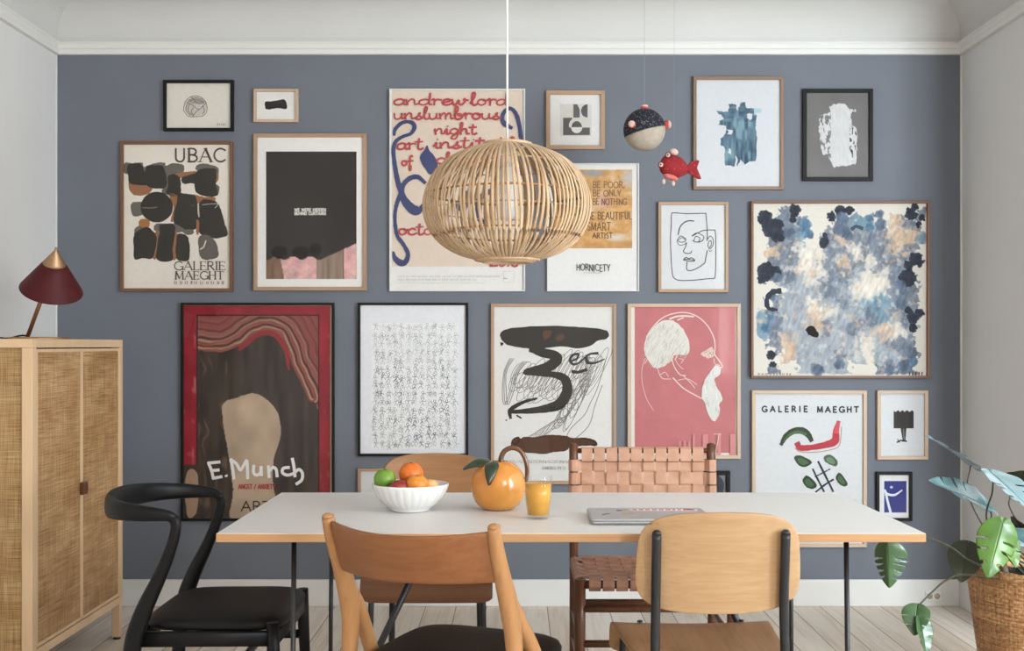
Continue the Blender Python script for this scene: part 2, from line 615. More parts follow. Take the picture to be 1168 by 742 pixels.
def window(n, axis, at, a0, a1, z0, z1, thick):
    """white casement in an opening: frame, mullion and transom"""
    mb = MB()
    w = .06
    d0, d1 = (at + .06, at + .11) if thick > 0 else (at - .11, at - .06)
    def bx(p0, p1, q0, q1):
        if axis == 'x': mb.box(d0, d1, p0, p1, q0, q1)
        else: mb.box(p0, p1, d0, d1, q0, q1)
    bx(a0, a0 + w, z0, z1); bx(a1 - w, a1, z0, z1)
    bx(a0 + w, a1 - w, z0, z0 + w); bx(a0 + w, a1 - w, z1 - w, z1)
    m = (a0 + a1) / 2
    bx(m - .03, m + .03, z0 + w, z1 - w)
    t = z0 + (z1 - z0) * .68
    bx(a0 + w, m - .03, t - .02, t + .02); bx(m + .03, a1 - w, t - .02, t + .02)
    struct(mb.build('window_%d' % n, M['trim']))

k = 0
for h in RWIN:
    k += 1; window(k, 'x', XR, *h, .2)
for h in FWIN:
    k += 1; window(k, 'y', ALC[0], *h, -.2)  # casement of the added bay

# wall outlet on the back skirting
l = P(1064, 679, W - .016)
o = thing('wall_outlet', 'small white double power outlet on the skirting board behind the trailing plant', 'outlet', l)
MB().box(l[0] - .035, l[0] + .035, l[1] - .008, l[1], l[2] - .022, l[2] + .022).build('cover_plate', M['white_plastic'], o, bevel=.003)
for dx in (-.017, .017):
    MB().lathe([(.0, 0), (.013, 0), (.013, .003), (.0, .003)], (l[0] + dx, l[1] - .008, l[2]), 20, (0, -1, 0)).build('socket', M['socket_face'], o)


# ================================================================ cabinet
CXF, CXB, CY0, CY1, CZ = -1.6, -2.075, 3.985, 4.9, 1.21
cab = thing('cabinet', 'light oak cabinet with two woven cane doors against the left wall', 'cabinet', (-1.85, 4.44, 0))
T = .036
mb = MB()
for y in (CY0, CY1 - T):
    for x in (CXF - T, CXB):
        mb.box(x, x + T, y, y + T, .145, CZ - .03)
for y in (CY0, CY1 - T):
    mb.box(CXB, CXF, y, y + T, CZ - .03, CZ)
    mb.box(CXB + T, CXF - T, y, y + T, .145, .175)
for x in (CXB, CXF - T):
    mb.box(x, x + T, CY0 + T, CY1 - T, CZ - .03, CZ)
    mb.box(x, x + T, CY0 + T, CY1 - T, .145, .175)
mb.box(CXB + T, CXF - T, CY0 + T, CY1 - T, CZ - .014, CZ)
mb.build('body', M['cab'], cab, bevel=.002)
MB().box(CXB + T, CXF - T, CY1 - .02, CY1 - .012, .175, CZ - .03).build('side_panel', M['cane_x'], cab)
sp = MB().box(CXB + T, CXF - T, CY0 + .012, CY0 + .02, .175, CZ - .03).build('side_panel', M['cane_x'], cab)
for zz in (.48, .84):
    MB().box(CXB + T, CXF - T, CY0 + .008, CY0 + .012, zz, zz + .008).build('panel_rail', M['cane_x'], sp)
MB().box(CXB + .004, CXB + .01, CY0 + T, CY1 - T, .175, CZ - .03).build('back_panel', M['cab'], cab)
MB().box(CXB + .01, CXF - .02, CY0 + .02, CY1 - .02, .16, .175).build('bottom_panel', M['cab'], cab)
ym = (CY0 + CY1) / 2
for a, b_, hy in ((CY0 + T + .002, ym - .0015, ym - .012), (ym + .0015, CY1 - T - .002, ym + .012)):
    e = .011
    mb = MB()
    zt, zb = CZ - .034, .179
    mb.box(CXF - .018, CXF - .001, a, a + e, zb, zt); mb.box(CXF - .018, CXF - .001, b_ - e, b_, zb, zt)
    mb.box(CXF - .018, CXF - .001, a + e, b_ - e, zb, zb + e); mb.box(CXF - .018, CXF - .001, a + e, b_ - e, zt - e, zt)
    d = mb.build('door', M['cab'], cab)
    MB().box(CXF - .012, CXF - .003, a + e, b_ - e, zb + e, zt - e).build('cane_panel', M['cane'], d)
    MB().box(CXF - .001, CXF + .014, hy - .010, hy + .010, .640, .685).build('handle', M['walnut'], d, bevel=.002)
for x in (CXF - T, CXB):
    for y in (CY0, CY1 - T):
        lg = MB().box(x + .002, x + T - .002, y + .002, y + T - .002, .01, .1448).build('leg', M['cab'], cab, bevel=.002)
        MB().lathe([(.0, 0), (.015, 0), (.015, .01), (.0, .01)], (x + T / 2, y + T / 2, 0), 16).build('foot', M['black_plastic'], lg)

# ---------------------------------------------------------------- table lamp
lx, ly = -1.74, 4.4
lamp = thing('table_lamp', 'table lamp with dark red cone shade and brass tip on the cane cabinet', 'lamp', (lx, ly, CZ))
MB().lathe([(0, .0005), (.105, .0005), (.106, .003), (.104, .008), (0, .009)], (lx, ly, CZ), 48).build('base', M['brass'], lamp)
apex = np.array(P(64, 283, 4.4))
dr = np.array((-.27, .44, -.86)); dr /= np.linalg.norm(dr)
j = apex + dr * .068
st0 = np.array((P(31, 384, 4.4)[0], 4.4, CZ + .006))
MB().sweep([st0, j], .0075, n=14).build('stem', M['copper'], lamp)
H, Rr = .172, .112
q = lambda f0, f1, n, t: [(Rr * (f0 + (f1 - f0) * i / n), H * (f0 + (f1 - f0) * i / n)) for i in range(n + 1)]
prof = q(.37, 1, 8, 0)
inner = [(r - .002, h + .0012) for r, h in prof][::-1]
sh = MB().lathe(prof + [(Rr + .0005, H + .002)] + inner + [prof[0]], tuple(apex), 64, tuple(dr)).build('lamp_shade', M['red_shade'], lamp)
prof = [(.0, -.004), (.004, -.003), (.005, .004)] + q(.06, .372, 6, 0)
inner = [(max(r - .002, 0), h + .003) for r, h in prof][::-1]
MB().lathe(prof + inner[:-2], tuple(apex), 48, tuple(dr)).build('brass_tip', M['brass'], lamp)
pth = cr([(st0[0], ly + .01, CZ + .012), (st0[0] - .03, ly + .02, CZ + .014), (st0[0] - .08, ly + .02, CZ + .004), (st0[0] - .14, ly + .05, CZ + .008), (st0[0] - .2, ly + .05, CZ + .004), (-2.06, ly + .1, CZ + .004)], 8)
MB().sweep(pth, .0032, n=8).build('power_cord', M['black_plastic'], lamp)

# ================================================================ pendant lamp
pc = P(578.5, 231, 3.3)
pend = thing('pendant_lamp', 'round pendant lamp of bent pale rattan ribs hanging over the table', 'lamp', pc)
prof = [(.062, .156), (.10, .146), (.150, .124), (.187, .094), (.213, .058), (.226, .02), (.229, -.012), (.224, -.045),
        (.210, -.078), (.188, -.106), (.155, -.130), (.118, -.146), (.086, -.154)]
rp = cr(prof, 3)
mb = MB(); mb.sm = True
rnd = random.Random(3)
NR = 94
for i in range(NR):
    th = 2 * PI * i / NR + rnd.uniform(-.012, .012)
    tw = rnd.uniform(-.10, .10) + .03
    off = rnd.uniform(-.0018, .0018)
    pth = []
    for k_, (r, h) in enumerate(rp):
        t = k_ / (len(rp) - 1)
        a = th + tw * (t - .5) + .01 * math.sin(5 * t + i)
        pth.append((pc[0] + (r + off) * math.cos(a), pc[1] + (r + off) * math.sin(a), pc[2] + h))
    mb.sweep(pth, (.0042 + rnd.uniform(-.0006, .0008)), .0023, n=6)
sh = mb.build('lamp_shade', M['rattan'], pend)

def hoop(r, h, w, name, m, par, wob=0.0):
    pth = [(pc[0] + r * math.cos(a), pc[1] + r * math.sin(a), pc[2] + h + wob * math.sin(3 * a)) for a in [2 * PI * i / 72 for i in range(72)]]
    MB().sweep(pth, w, n=8, closed=True).build(name, m, par)
for r, h, w, mm in ((.223, .022, .0028, 'rattan_dark'), (.2235, -.022, .0018, 'rattan'), (.203, -.084, .0026, 'rattan_dark'), (.178, .100, .0020, 'rattan')):
    hoop(r, h, w, 'hoop', M[mm], sh, .002)
hoop(.064, .158, .006, 'top_ring', M['rattan'], sh)
for kk in range(3):
    hoop(.086 - .010 * kk, -.155 - .0025 * kk, .0055, 'bottom_ring', M['rattan'], sh)
mb = MB()
mb.lathe([(0, .165), (.010, .165), (.016, .155), (.022, .15), (.022, .095), (0, .095)], pc, 24)
mb.build('lamp_socket', M['white_plastic'], pend)
mb = MB()
mb.lathe([(0, .0949), (.02, .0949), (.024, .085), (.030, .06), (.031, .03), (.031, -.005), (.028, -.03), (.018, -.045), (0, -.05)], pc, 28)
mb.build('bulb', M['opal'], pend)
for i in range(3):
    a = 2 * PI * i / 3 + .4
    mb = MB(); mb.sweep([(pc[0] + .018 * math.cos(a), pc[1] + .018 * math.sin(a), pc[2] + .15), (pc[0] + .064 * math.cos(a), pc[1] + .064 * math.sin(a), pc[2] + .158)], .002, n=6)
    mb.build('support_arm', M['white_plastic'], pend)
MB().sweep([(pc[0], pc[1], pc[2] + .16), (pc[0], pc[1], ZC - .02)], .0029, n=8).build('cord', M['white_plastic'], pend)
MB().lathe([(0, -.05), (.02, -.05), (.045, -.03), (.05, -.001), (0, -.001)], (pc[0], pc[1], ZC), 32).build('ceiling_cup', M['white_plastic'], pend)

# ================================================================ dining table
TX0, TX1, TY0, TY1, TZ = -.717, .978, 2.877, 3.676, .74
tab = thing('dining_table', 'long dining table with white top, oak edge and thin black legs', 'table', ((TX0 + TX1) / 2, (TY0 + TY1) / 2, 0))
top = MB().box(TX0, TX1, TY0, TY1, TZ - .021, TZ - .0012).build('tabletop', M['edge_oak'], tab, bevel=.001)
MB().box(TX0 + .0012, TX1 - .0012, TY0 + .0012, TY1 - .0012, TZ - .0012, TZ).build('laminate_surface', M['laminate'], top)
ZU = TZ - .021
xl, xr, yf, yb = -.541, .803, 2.935, 3.53
for x, sx in ((xl, -1), (xr, 1)):
    for y, sy in ((yf, -1), (yb, 1)):
        MB().sweep([(x, y, ZU), (x + sx * .006, y + sy * .008, .012)], .0062, n=14).build('leg', M['black_metal'], tab)
    MB().sweep([(x + sx * .006, yf - .008, .0065), (x + sx * .006, yb + .008, .0065)], .0062, n=12, round_ends=True).build('floor_bar', M['black_metal'], tab)
    MB().box(x - .02, x + .02, yf - .02, yb + .02, ZU - .005, ZU).build('mounting_plate', M['black_metal'], tab)
for x0, x1 in ((-.205, xl - .004), (.467, xr + .004)):
    MB().sweep([(x0, 3.305, ZU), (x1, 3.305, .014)], .0095, .004, up=(0, 1, 0), n=8, p=6).build('brace', M['black_metal'], tab)

# ---------------------------------------------------------------- fruit bowl
bx_, by_ = P(468, 585, 3.275)[0], 3.275
bowl = thing('fruit_bowl', 'white fluted ceramic bowl filled with fruit on the table', 'bowl', (bx_, by_, TZ))
flute = lambda th, h: 1 + (.018 * abs(math.cos(14 * th)) - .009) * min(1, max(0, (h - .006) / .02)) * (1 if h < .066 else max(0, (.075 - h) / .009))
outer = [(0, .0006), (.05, .0006), (.054, .003), (.056, .008), (.062, .012), (.078, .024), (.091, .04), (.099, .056), (.104, .069), (.1045, .073), (.102, .0745)]
innr = [(.099, .0725), (.094, .058), (.085, .043), (.072, .028), (.055, .017), (.03, .013), (0, .0125)]
mb = MB()
mb.lathe(outer + innr, (bx_, by_, TZ), 168, mod=flute)
mb.build('bowl_body', M['ceramic'], bowl)

def fruit(name, label, c, r, mat, scale=(1, 1, 1), stem=None, dim=True):
    t = thing(name, label, 'fruit', c, 0, 'fruit in the white bowl')
    mb = MB()
    n, k_ = 32, 20
    rings = []
    for i in range(k_ + 1):
        a = PI * i / k_
        d = 1 - (.10 * math.exp(-(a / .28) ** 2) if dim else 0) - (.10 * math.exp(-((PI - a) / .25) ** 2) if dim else 0)
        rings.append([(c[0] + r * d * max(math.sin(a), 1e-4) * math.cos(2 * PI * j / n) * scale[0],
                       c[1] + r * d * max(math.sin(a), 1e-4) * math.sin(2 * PI * j / n) * scale[1],
                       c[2] - r * d * math.cos(a) * scale[2]) for j in range(n)])
    mb.loft(rings)
    mb.build('flesh', M[mat], t)
    if stem:
        MB().lathe([(0, -.002), (.0035, -.002), (.0045, .0008), (.002, .002), (0, .002)], (c[0], c[1], c[2] + r * .9 * scale[2]), 10).build('stem_button', M[stem], t)
    return t
fruit('lime', 'green lime at the left rim of the fruit bowl', (-.357, 3.27, .826), .029, 'lime', (1.04, 1, .98), 'stem')
fruit('orange', 'largest deep orange on top of the fruit bowl', (-.288, 3.30, .836), .0335, 'orange', (1, 1, 1), 'stem')
fruit('mandarin', 'small lighter orange mandarin at the front right of the bowl', (-.266, 3.235, .815), .029, 'mandarin', (1.05, 1.05, .92), 'stem')
fruit('plum', 'dark red plum between lime and oranges in the bowl', (-.313, 3.225, .806), .024, 'plum', (1.1, 1, 1))
fruit('apricot', 'pale apricot at the right inside rim of the bowl', (-.234, 3.275, .801), .025, 'apricot', (1, 1, 1))

# ---------------------------------------------------------------- orange shaped jug
jx, jy = -.0495, 3.30
jug = thing('orange_shaped_jug', 'ceramic jug shaped like an orange with brown handle and green leaves', 'jug', (jx, jy, TZ))
mb = MB()
oj = [(0, .0006), (.03, .0006), (.042, .003), (.058, .015), (.069, .034), (.0745, .058), (.074, .076), (.068, .097), (.056, .115), (.04, .127), (.024, .132)]
mb.lathe(cr(oj, 3) + [(.02, .132), (.03, .123), (.05, .108), (.064, .08), (.064, .05), (.04, .012), (0, .008)], (jx, jy, TZ), 56)
mb.build('jug_body', M['jug'], jug)
hp = cr([(jx + .008, jy, TZ + .128), (jx + .008, jy, TZ + .142), (jx + .018, jy, TZ + .160), (jx + .038, jy, TZ + .168), (jx + .060, jy, TZ + .160),
         (jx + .074, jy, TZ + .136), (jx + .079, jy, TZ + .108), (jx + .077, jy, TZ + .085), (jx + .070, jy, TZ + .070)], 6)
MB().sweep(hp, [.0075 - .002 * i / len(hp) for i in range(len(hp))], n=14, up=(0, 1, 0), round_ends=True).build('jug_handle', M['jug_handle'], jug)

def small_leaf(base, tip, wid, nrm, par, mat, sag=.1, thick=.0035, name='leaf'):
    b_, t_ = Vector(base), Vector(tip)
    d = (t_ - b_); L = d.length; d.normalize()
    n_ = Vector(nrm); n_ = (n_ - d * n_.dot(d)).normalized()
    s_ = d.cross(n_)
    mb = MB(); mb.sm = True
    nu, nv = 14, 9
    vs = []
    for i in range(nu):
        u = i / (nu - 1)
        w = wid * (math.sin(PI * min(1, u ** .8)) ** .8) * (1 - .15 * u) + .0003
        for j_ in range(nv):
            v = (j_ / (nv - 1) - .5) * 2
            vs.append(tuple(b_ + d * (L * u) + s_ * (v * w) + n_ * (sag * L * math.sin(PI * u) - .25 * wid * v * v)))
    mb.add(vs, [(i * nv + k_, i * nv + k_ + 1, (i + 1) * nv + k_ + 1, (i + 1) * nv + k_) for i in range(nu - 1) for k_ in range(nv - 1)])
    return mb.build(name, mat, par, solid=thick)
small_leaf((jx - .015, jy - .01, TZ + .128), (jx - .095, jy - .005, TZ + .112), .022, (0, -.5, 1), jug, M['jug_leaf'], .18)
small_leaf((jx - .010, jy - .022, TZ + .135), (jx - .024, jy - .083, TZ + .078), .019, (-.1, -.75, .6), jug, M['jug_leaf'], .20)

# ---------------------------------------------------------------- glass of juice
gx, gy = P(614, 592, 3.11)[0], 3.125
gl = thing('juice_glass', 'clear tapered glass of orange juice beside the orange jug', 'glass', (gx, gy, TZ))
MB().lathe([(0, .0006), (.027, .0006), (.0285, .004), (.0345, .06), (.0362, .109), (.0356, .110), (.0348, .109), (.0330, .06), (.0272, .010), (0, .008)], (gx, gy, TZ), 48).build('tumbler', M['drink_glass'], gl)
MB().lathe([(0, .0085), (.0268, .0105), (.0327, .06), (.0340, .0925), (.0330, .0918), (0, .0918)], (gx, gy, TZ), 48).build('juice', M['juice'], gl)

# ---------------------------------------------------------------- laptop
l0, l1, m0, m1 = .187, .493, 3.005, 3.217
lap = thing('laptop', 'closed silver laptop with stickers on its lid on the table', 'laptop', ((l0 + l1) / 2, (m0 + m1) / 2, TZ))
def rrect(x0, x1, y0, y1, r, n=6):
    o = []
    for cx_, cy_, a0 in ((x1 - r, y1 - r, 0), (x0 + r, y1 - r, 90), (x0 + r, y0 + r, 180), (x1 - r, y0 + r, 270)):
        for i in range(n + 1):
            a = math.radians(a0 + 90 * i / n)
            o.append((cx_ + r * math.cos(a), cy_ + r * math.sin(a)))
    return o
mb = MB()
base = mb.loft([[(x, y, TZ + zz) for x, y in rrect(l0 + e, l1 - e, m0 + e, m1 - e, .011 - e / 2)] for e, zz in ((.008, .0008), (.003, .0028), (0, .006), (0, .0094))]).build('base', M['alu'], lap)
mb = MB(); mb.loft([[(x, y, TZ + zz) for x, y in rrect(l0 + .002, l1 - .002, m0 + .002, m1 - .002, .010)] for zz in (.0093, .0106)]).build('gasket', M['gasket'], lap)
mb = MB()
lid = mb.loft([[(x, y, TZ + zz) for x, y in rrect(l0 + e, l1 - e, m0 + e, m1 - e, .011 - e / 2)] for e, zz in ((0, .0105), (0, .0135), (.001, .0148), (.004, .0156))]).build('lid', M['alu'], lap)
zt = TZ + .0157
def sticker(poly, m):
    MB().prism(poly, zt, zt + .0004, 2).build('sticker', M[m], lid)
sr = random.Random(5)
sticker([(l0 + .115, m1 - .058), (l1 - .018, m1 - .058), (l1 - .016, m1 - .03), (l0 + .112, m1 - .03)], 'white_sticker')
x = l0 + .118
while x < l1 - .03:
    w_ = sr.uniform(.008, .015)
    MB().prism([(x, m1 - .054), (x + w_, m1 - .053), (x + w_ * .9, m1 - .034), (x + .001, m1 - .035)], zt + .0004, zt + .0007, 2).build('sticker', M['red_sticker'], lid)
    x += w_ + .004
sticker([(l1 - .04 + .014 * math.cos(a), m1 - .04 + .014 * math.sin(a)) for a in [i * PI / 8 for i in range(16)]], 'red_sticker')
sticker([(l0 + .098 + .009 * math.cos(a), m1 - .045 + .012 * math.sin(a)) for a in [i * PI / 8 for i in range(16)]], 'tan_sticker')
sticker(rrect(l0 + .075, l0 + .09, m1 - .062, m1 - .048, .003), 'dark_sticker')
sticker(rrect(l0 + .085, l0 + .115, m0 + .082, m0 + .1, .004), 'tan_sticker')
sticker([(l0 + .03, m0 + .075), (l0 + .036, m0 + .074), (l0 + .042, m0 + .086), (l0 + .055, m0 + .094), (l0 + .052, m0 + .099), (l0 + .04, m0 + .095), (l0 + .035, m0 + .084)], 'dark_sticker')

# ================================================================ chairs
GC = 'chairs around the dining table'


def bent_panel(w, zb, zt, y0, bend, r, n=28, m=14, taper=0.0, thick=.011, lean=0.0, edge=None, ncorner=4.0):
    """rounded plywood panel: superelliptic outline, bent around the sitter"""
    mb = MB(); mb.sm = True
    hz, zc = (zt - zb) / 2, (zt + zb) / 2
    vs = []
    for i in range(m + 1):
        q_ = -1 + 2 * i / m
        q_ = math.sin(q_ * PI / 2)
        wl = (1 - abs(q_) ** ncorner) ** (1 / ncorner) if abs(q_) < 1 else 0
        wl = max(wl, .62)
        for j in range(n + 1):
            x = (-1 + 2 * j / n)
            X = x * wl * (w + taper * q_)
            y = y0 + bend * (X / w) ** 2 + lean * (q_ * hz)
            vs.append((X, y, zc + q_ * hz - 0.0))
    fs = [(i * (n + 1) + j, i * (n + 1) + j + 1, (i + 1) * (n + 1) + j + 1, (i + 1) * (n + 1) + j) for i in range(m) for j in range(n)]
    mb.add(vs, fs)
    return mb


def ply_chair(label, loc, rz, back_m, seat_m):
    t = thing('plywood_chair', label, 'chair', (*loc, 0), rz, GC)
    # backrest: superellipse outline sampled radially so the corners are round
    mb = MB(); mb.sm = True
    hw, hh, zc = .192, .108, .683
    k = 34
    vs = []
    for i in range(k + 1):
        for j in range(k + 1):
            s_, t_ = 2 * i / k - 1, 2 * j / k - 1
            s_, t_ = math.sin(s_ * PI / 2) * .35 + s_ * .65, math.sin(t_ * PI / 2) * .35 + t_ * .65
            m_ = max(abs(s_), abs(t_))
            a = math.atan2(t_, s_)
            ca, sa = math.cos(a), math.sin(a)
            pw = 4.6
            rr = (abs(ca) ** pw + abs(sa) ** pw) ** (-1 / pw)
            x, z = m_ * rr * ca, m_ * rr * sa
            X = hw * x * (1 + .025 * (-z) - .02 * z * z)
            Z = hh * z + .0115 * (1 - x * x) * z
            vs.append((X, -.222 + .85 * X * X - .10 * Z, zc + Z))
    fs = [(i * (k + 1) + j, i * (k + 1) + j + 1, (i + 1) * (k + 1) + j + 1, (i + 1) * (k + 1) + j) for i in range(k) for j in range(k)]
    mb.add(vs, fs)
    mb.build('backrest', back_m, t, world=False, solid=.011, bevel=.002)
    # seat with a waterfall front edge
    mb = MB(); mb.sm = True
    nu, nv = 22, 20
    vs = []
    prof = [(-.205, .452), (-.15, .448), (-.05, .444), (.05, .445), (.12, .449), (.17, .450), (.20, .446), (.219, .434), (.229, .412), (.229, .388), (.221, .366)]
    pp = cr(prof, 3)
    for i, (y, z) in enumerate(pp):
        f = min(1, (y + .205) / .42)
        w_ = .178 + .034 * f
        w_ -= .03 * max(0, (i / (len(pp) - 1) - .92) / .08) ** 2
        w_ -= .03 * max(0, (.06 - i / (len(pp) - 1)) / .06) ** 2
        for j in range(nv + 1):
            x = -1 + 2 * j / nv
            vs.append((x * w_, y, z - .006 * (1 - x * x) * (1 if z > .43 else .2)))
    m_ = len(pp)
    mb.add(vs, [(i * (nv + 1) + j, i * (nv + 1) + j + 1, (i + 1) * (nv + 1) + j + 1, (i + 1) * (nv + 1) + j) for i in range(m_ - 1) for j in range(nv)])
    mb.build('seat', seat_m, t, world=False, solid=.012, bevel=.002)
    for s in (-1, 1):
        x = s * .150
        yb = lambda z: -.238 + .85 * x * x - .10 * (z - .683) - .006
        p = [(x, yb(.755), .752), (x, yb(.69), .69), (x, yb(.58), .58), (x * 1.02, -.222, .42), (x * 1.08, -.250, 0.002)]
        MB().sweep(cr(p, 5), .0112, n=16, round_ends=False).lathe([(0, 0), (.0112, 0), (.0098, .006), (.005, .0105), (0, .0108)], p[0], 16).build('rear_leg', M['black_metal'], t, world=False)
        x2 = s * .178
        p = [(x2, .168, .431), (x2, .185, .425), (x2 + s * .001, .196, .40), (x2 + s * .012, .215, 0.002)]
        MB().sweep(p, .0095, n=14).build('front_leg', M['black_metal'], t, world=False)
        MB().sweep([(x2, .17, .427), (s * .165, 0, .427), (x * 1.02, -.222, .427)], .008, n=10).build('side_rail', M['black_metal'], t, world=False)
        MB().lathe([(0, -.002), (.0075, -.002), (.0075, .0015), (.005, .003), (0, .003)], (s * .135, .185, .4562), 14).build('bolt', M['black_metal'], t, world=False)
    MB().sweep([(-.178, .168, .427), (.178, .168, .427)], .008, n=10).build('front_rail', M['black_metal'], t, world=False)
    MB().sweep([(-.153, -.222, .427), (.153, -.222, .427)], .008, n=10).build('back_rail', M['black_metal'], t, world=False)
    return t


ply_chair('pale oak plywood chair with black tubes, its back towards us at the table', (.468, 3.02), math.radians(1.5), M['pale_oak'], M['seat_oak'])
ply_chair('brown plywood chair behind the fruit bowl facing us under framed line drawing', (-.288, 4.085), PI, M['brown_oak'], M['brown_seat'])


def oak_armless_chair():
    t = thing('oak_chair', 'oak chair with curved back and black leather seat in front of the table', 'chair', (-.137, 2.875, 0), math.radians(-23), GC)
    # curved back rail
    n = 30
    mb = MB(); mb.sm = True
    rings = []
    for i in range(n + 1):
        s = -1 + 2 * i / n
        x = .200 * s
        y = -.226 - .078 * (1 - s * s)
        hh = .055 + .004 * s * s
        zc = .735 - .006 * (1 - s * s)
        tang = np.array((.200, .164 * s)); tang /= np.linalg.norm(tang)
        nrm = (-tang[1], tang[0])
        ring = []
        for j in range(20):
            a = 2 * PI * j / 20
            ca, sa = math.cos(a), math.sin(a)
            e = 2 / 5
            q_ = math.copysign(abs(ca) ** e, ca) * .010
            w_ = math.copysign(abs(sa) ** e, sa) * hh
            ring.append((x + nrm[0] * q_, y + nrm[1] * q_ - .42 * w_, zc + w_))
        rings.append(ring)
    mb.loft(rings)
    mb.build('backrest', M['oak'], t, world=False)
    for s in (-1, 1):
        p = cr([(s * .205, -.256, .803, .0125, .0155), (s * .204, -.240, .76, .0145, .019), (s * .203, -.206, .69, .0165, .022), (s * .204, -.172, .62, .019, .026),
                (s * .207, -.152, .54, .018, .024), (s * .213, -.158, .42, .0165, .0195), (s * .222, -.195, .2, .0145, .0165), (s * .232, -.245, 0.001, .012, .013)], 5)
        MB().sweep(p, [q_[3] for q_ in p], [q_[4] for q_ in p], up=(0, 1, 0), n=16, p=2.3, round_ends=False).ball(tuple(p[0][:3]), .0138, 16, 10, (.9, 1.12, .6)).build('rear_leg', M['oak_v'], t, world=False)
        p = cr([(s * .204, -.172, .645, .010, .012), (s * .207, -.118, .575, .0155, .018), (s * .219, -.045, .47, .0165, .019), (s * .228, .07, .28, .0145, .017), (s * .236, .215, 0.001, .012, .012)], 6)
        MB().sweep(p, [q_[3] for q_ in p], [q_[4] for q_ in p], up=(0, 1, 0), n=16, p=2.2).build('front_leg', M['oak_v'], t, world=False)
        MB().sweep([(s * .213, -.158, .405), (s * .223, .0, .405)], .010, .018, n=12, p=3).build('side_rail', M['oak_v'], t, world=False)
    # padded leather seat
    mb = MB()
    rings = []
    for zz, e in ((.425, .006), (.432, .0), (.45, -.002), (.462, .004), (.470, .02), (.475, .05), (.478, .09), (.479, .13)):
        ring = []
        for j in range(64):
            a = 2 * PI * j / 64
            ca, sa = math.cos(a), math.sin(a)
            q_ = 2 / 4.5
            y = math.copysign(abs(sa) ** q_, sa)
            w_ = .198 + .014 * y
            ring.append((math.copysign(abs(ca) ** q_, ca) * (w_ - e), y * (.215 - e) + .012, zz))
        rings.append(ring)
    mb.loft(rings)
    mb.build('seat', M['black_leather'], t, world=False)
    MB().box(-.205, .205, -.17, -.145, .39, .426).build('back_rail', M['oak'], t, world=False, bevel=.004)
    MB().box(-.215, .215, -.06, -.035, .388, .426).build('cross_rail', M['oak'], t, world=False, bevel=.004)
    return t
oak_armless_chair()


def black_chair():
    t = thing('black_armchair', 'black wooden chair with bent curved back at the left end of the table', 'chair', (-.82, 3.43, 0), -PI / 2, GC)
    half = [(.238, -.082, .728, .011, .0125), (.243, -.100, .738, .012, .0145), (.246, -.130, .742, .0135, .018), (.240, -.180, .745, .0145, .022), (.210, -.240, .748, .0150, .026),
            (.150, -.285, .750, .0145, .030), (.075, -.306, .752, .0135, .033)]
    full = half + [(0, -.312, .752, .0130, .034)] + [(-a, b_, c, d, e) for a, b_, c, d, e in half[::-1]]
    p = cr(full, 6)
    MB().sweep(p, [q_[3] for q_ in p], [q_[4] for q_ in p], n=20, p=2.6, round_ends=True).build('backrest', M['black_wood'], t, world=False)
    for s in (-1, 1):
        p = cr([(s * .240, -.094, .735, .012), (s * .2415, -.082, .722, .0125), (s * .243, -.082, .695, .0125), (s * .243, -.096, .645, .0135), (s * .243, -.122, .58, .0155),
                (s * .242, -.160, .50, .019), (s * .240, -.186, .43, .021), (s * .240, -.200, .36, .0195), (s * .243, -.214, .2, .016), (s * .248, -.235, .001, .012)], 5)
        r = [q_[3] for q_ in p]
        MB().sweep(p, [x * .9 for x in r], [x * 1.15 for x in r], up=(0, 1, 0), n=18, p=2.2, round_ends=False).build('rear_leg', M['black_wood'], t, world=False)
        MB().sweep([(s * .222, .172, .452), (s * .224, .174, .36), (s * .232, .19, .001)], [.0175, .0175, .0125], n=16).build('front_leg', M['black_wood'], t, world=False)
        MB().sweep([(s * .236, -.195, .30), (s * .228, .176, .315)], .008, .013, n=12, p=3).build('stretcher', M['black_wood'], t, world=False)
        MB().sweep([(s * .234, -.19, .41), (s * .224, .172, .41)], .011, .021, n=12, p=4).build('side_rail', M['black_wood'], t, world=False)
    MB().sweep([(-.224, .174, .405), (.224, .174, .405)], .010, .021, n=12, p=4).build('front_rail', M['black_wood'], t, world=False)
    MB().sweep([(-.234, -.19, .405), (.234, -.19, .405)], .010, .021, n=12, p=4).build('back_rail', M['black_wood'], t, world=False)
    MB().sweep([(-.228, .05, .307), (.228, .05, .307)], .008, .011, n=12, p=3).build('cross_stretcher', M['black_wood'], t, world=False)
    mb = MB()
    rings = []
    for zz, e in ((.43, .004), (.437, .0), (.448, .0), (.456, .006), (.462, .02), (.467, .05), (.470, .09), (.471, .14)):
        ring = []
        for j in range(64):
            a = 2 * PI * j / 64
            ca, sa = math.cos(a), math.sin(a)
            q_ = 2 / 5
            y = math.copysign(abs(sa) ** q_, sa)
            w_ = .228 + .004 * y
            ring.append((math.copysign(abs(ca) ** q_, ca) * (w_ - e), y * (.192 - e) + .006, zz))
        rings.append(ring)
    mb.loft(rings)
    mb.build('seat', M['black_leather'], t, world=False)
black_chair()


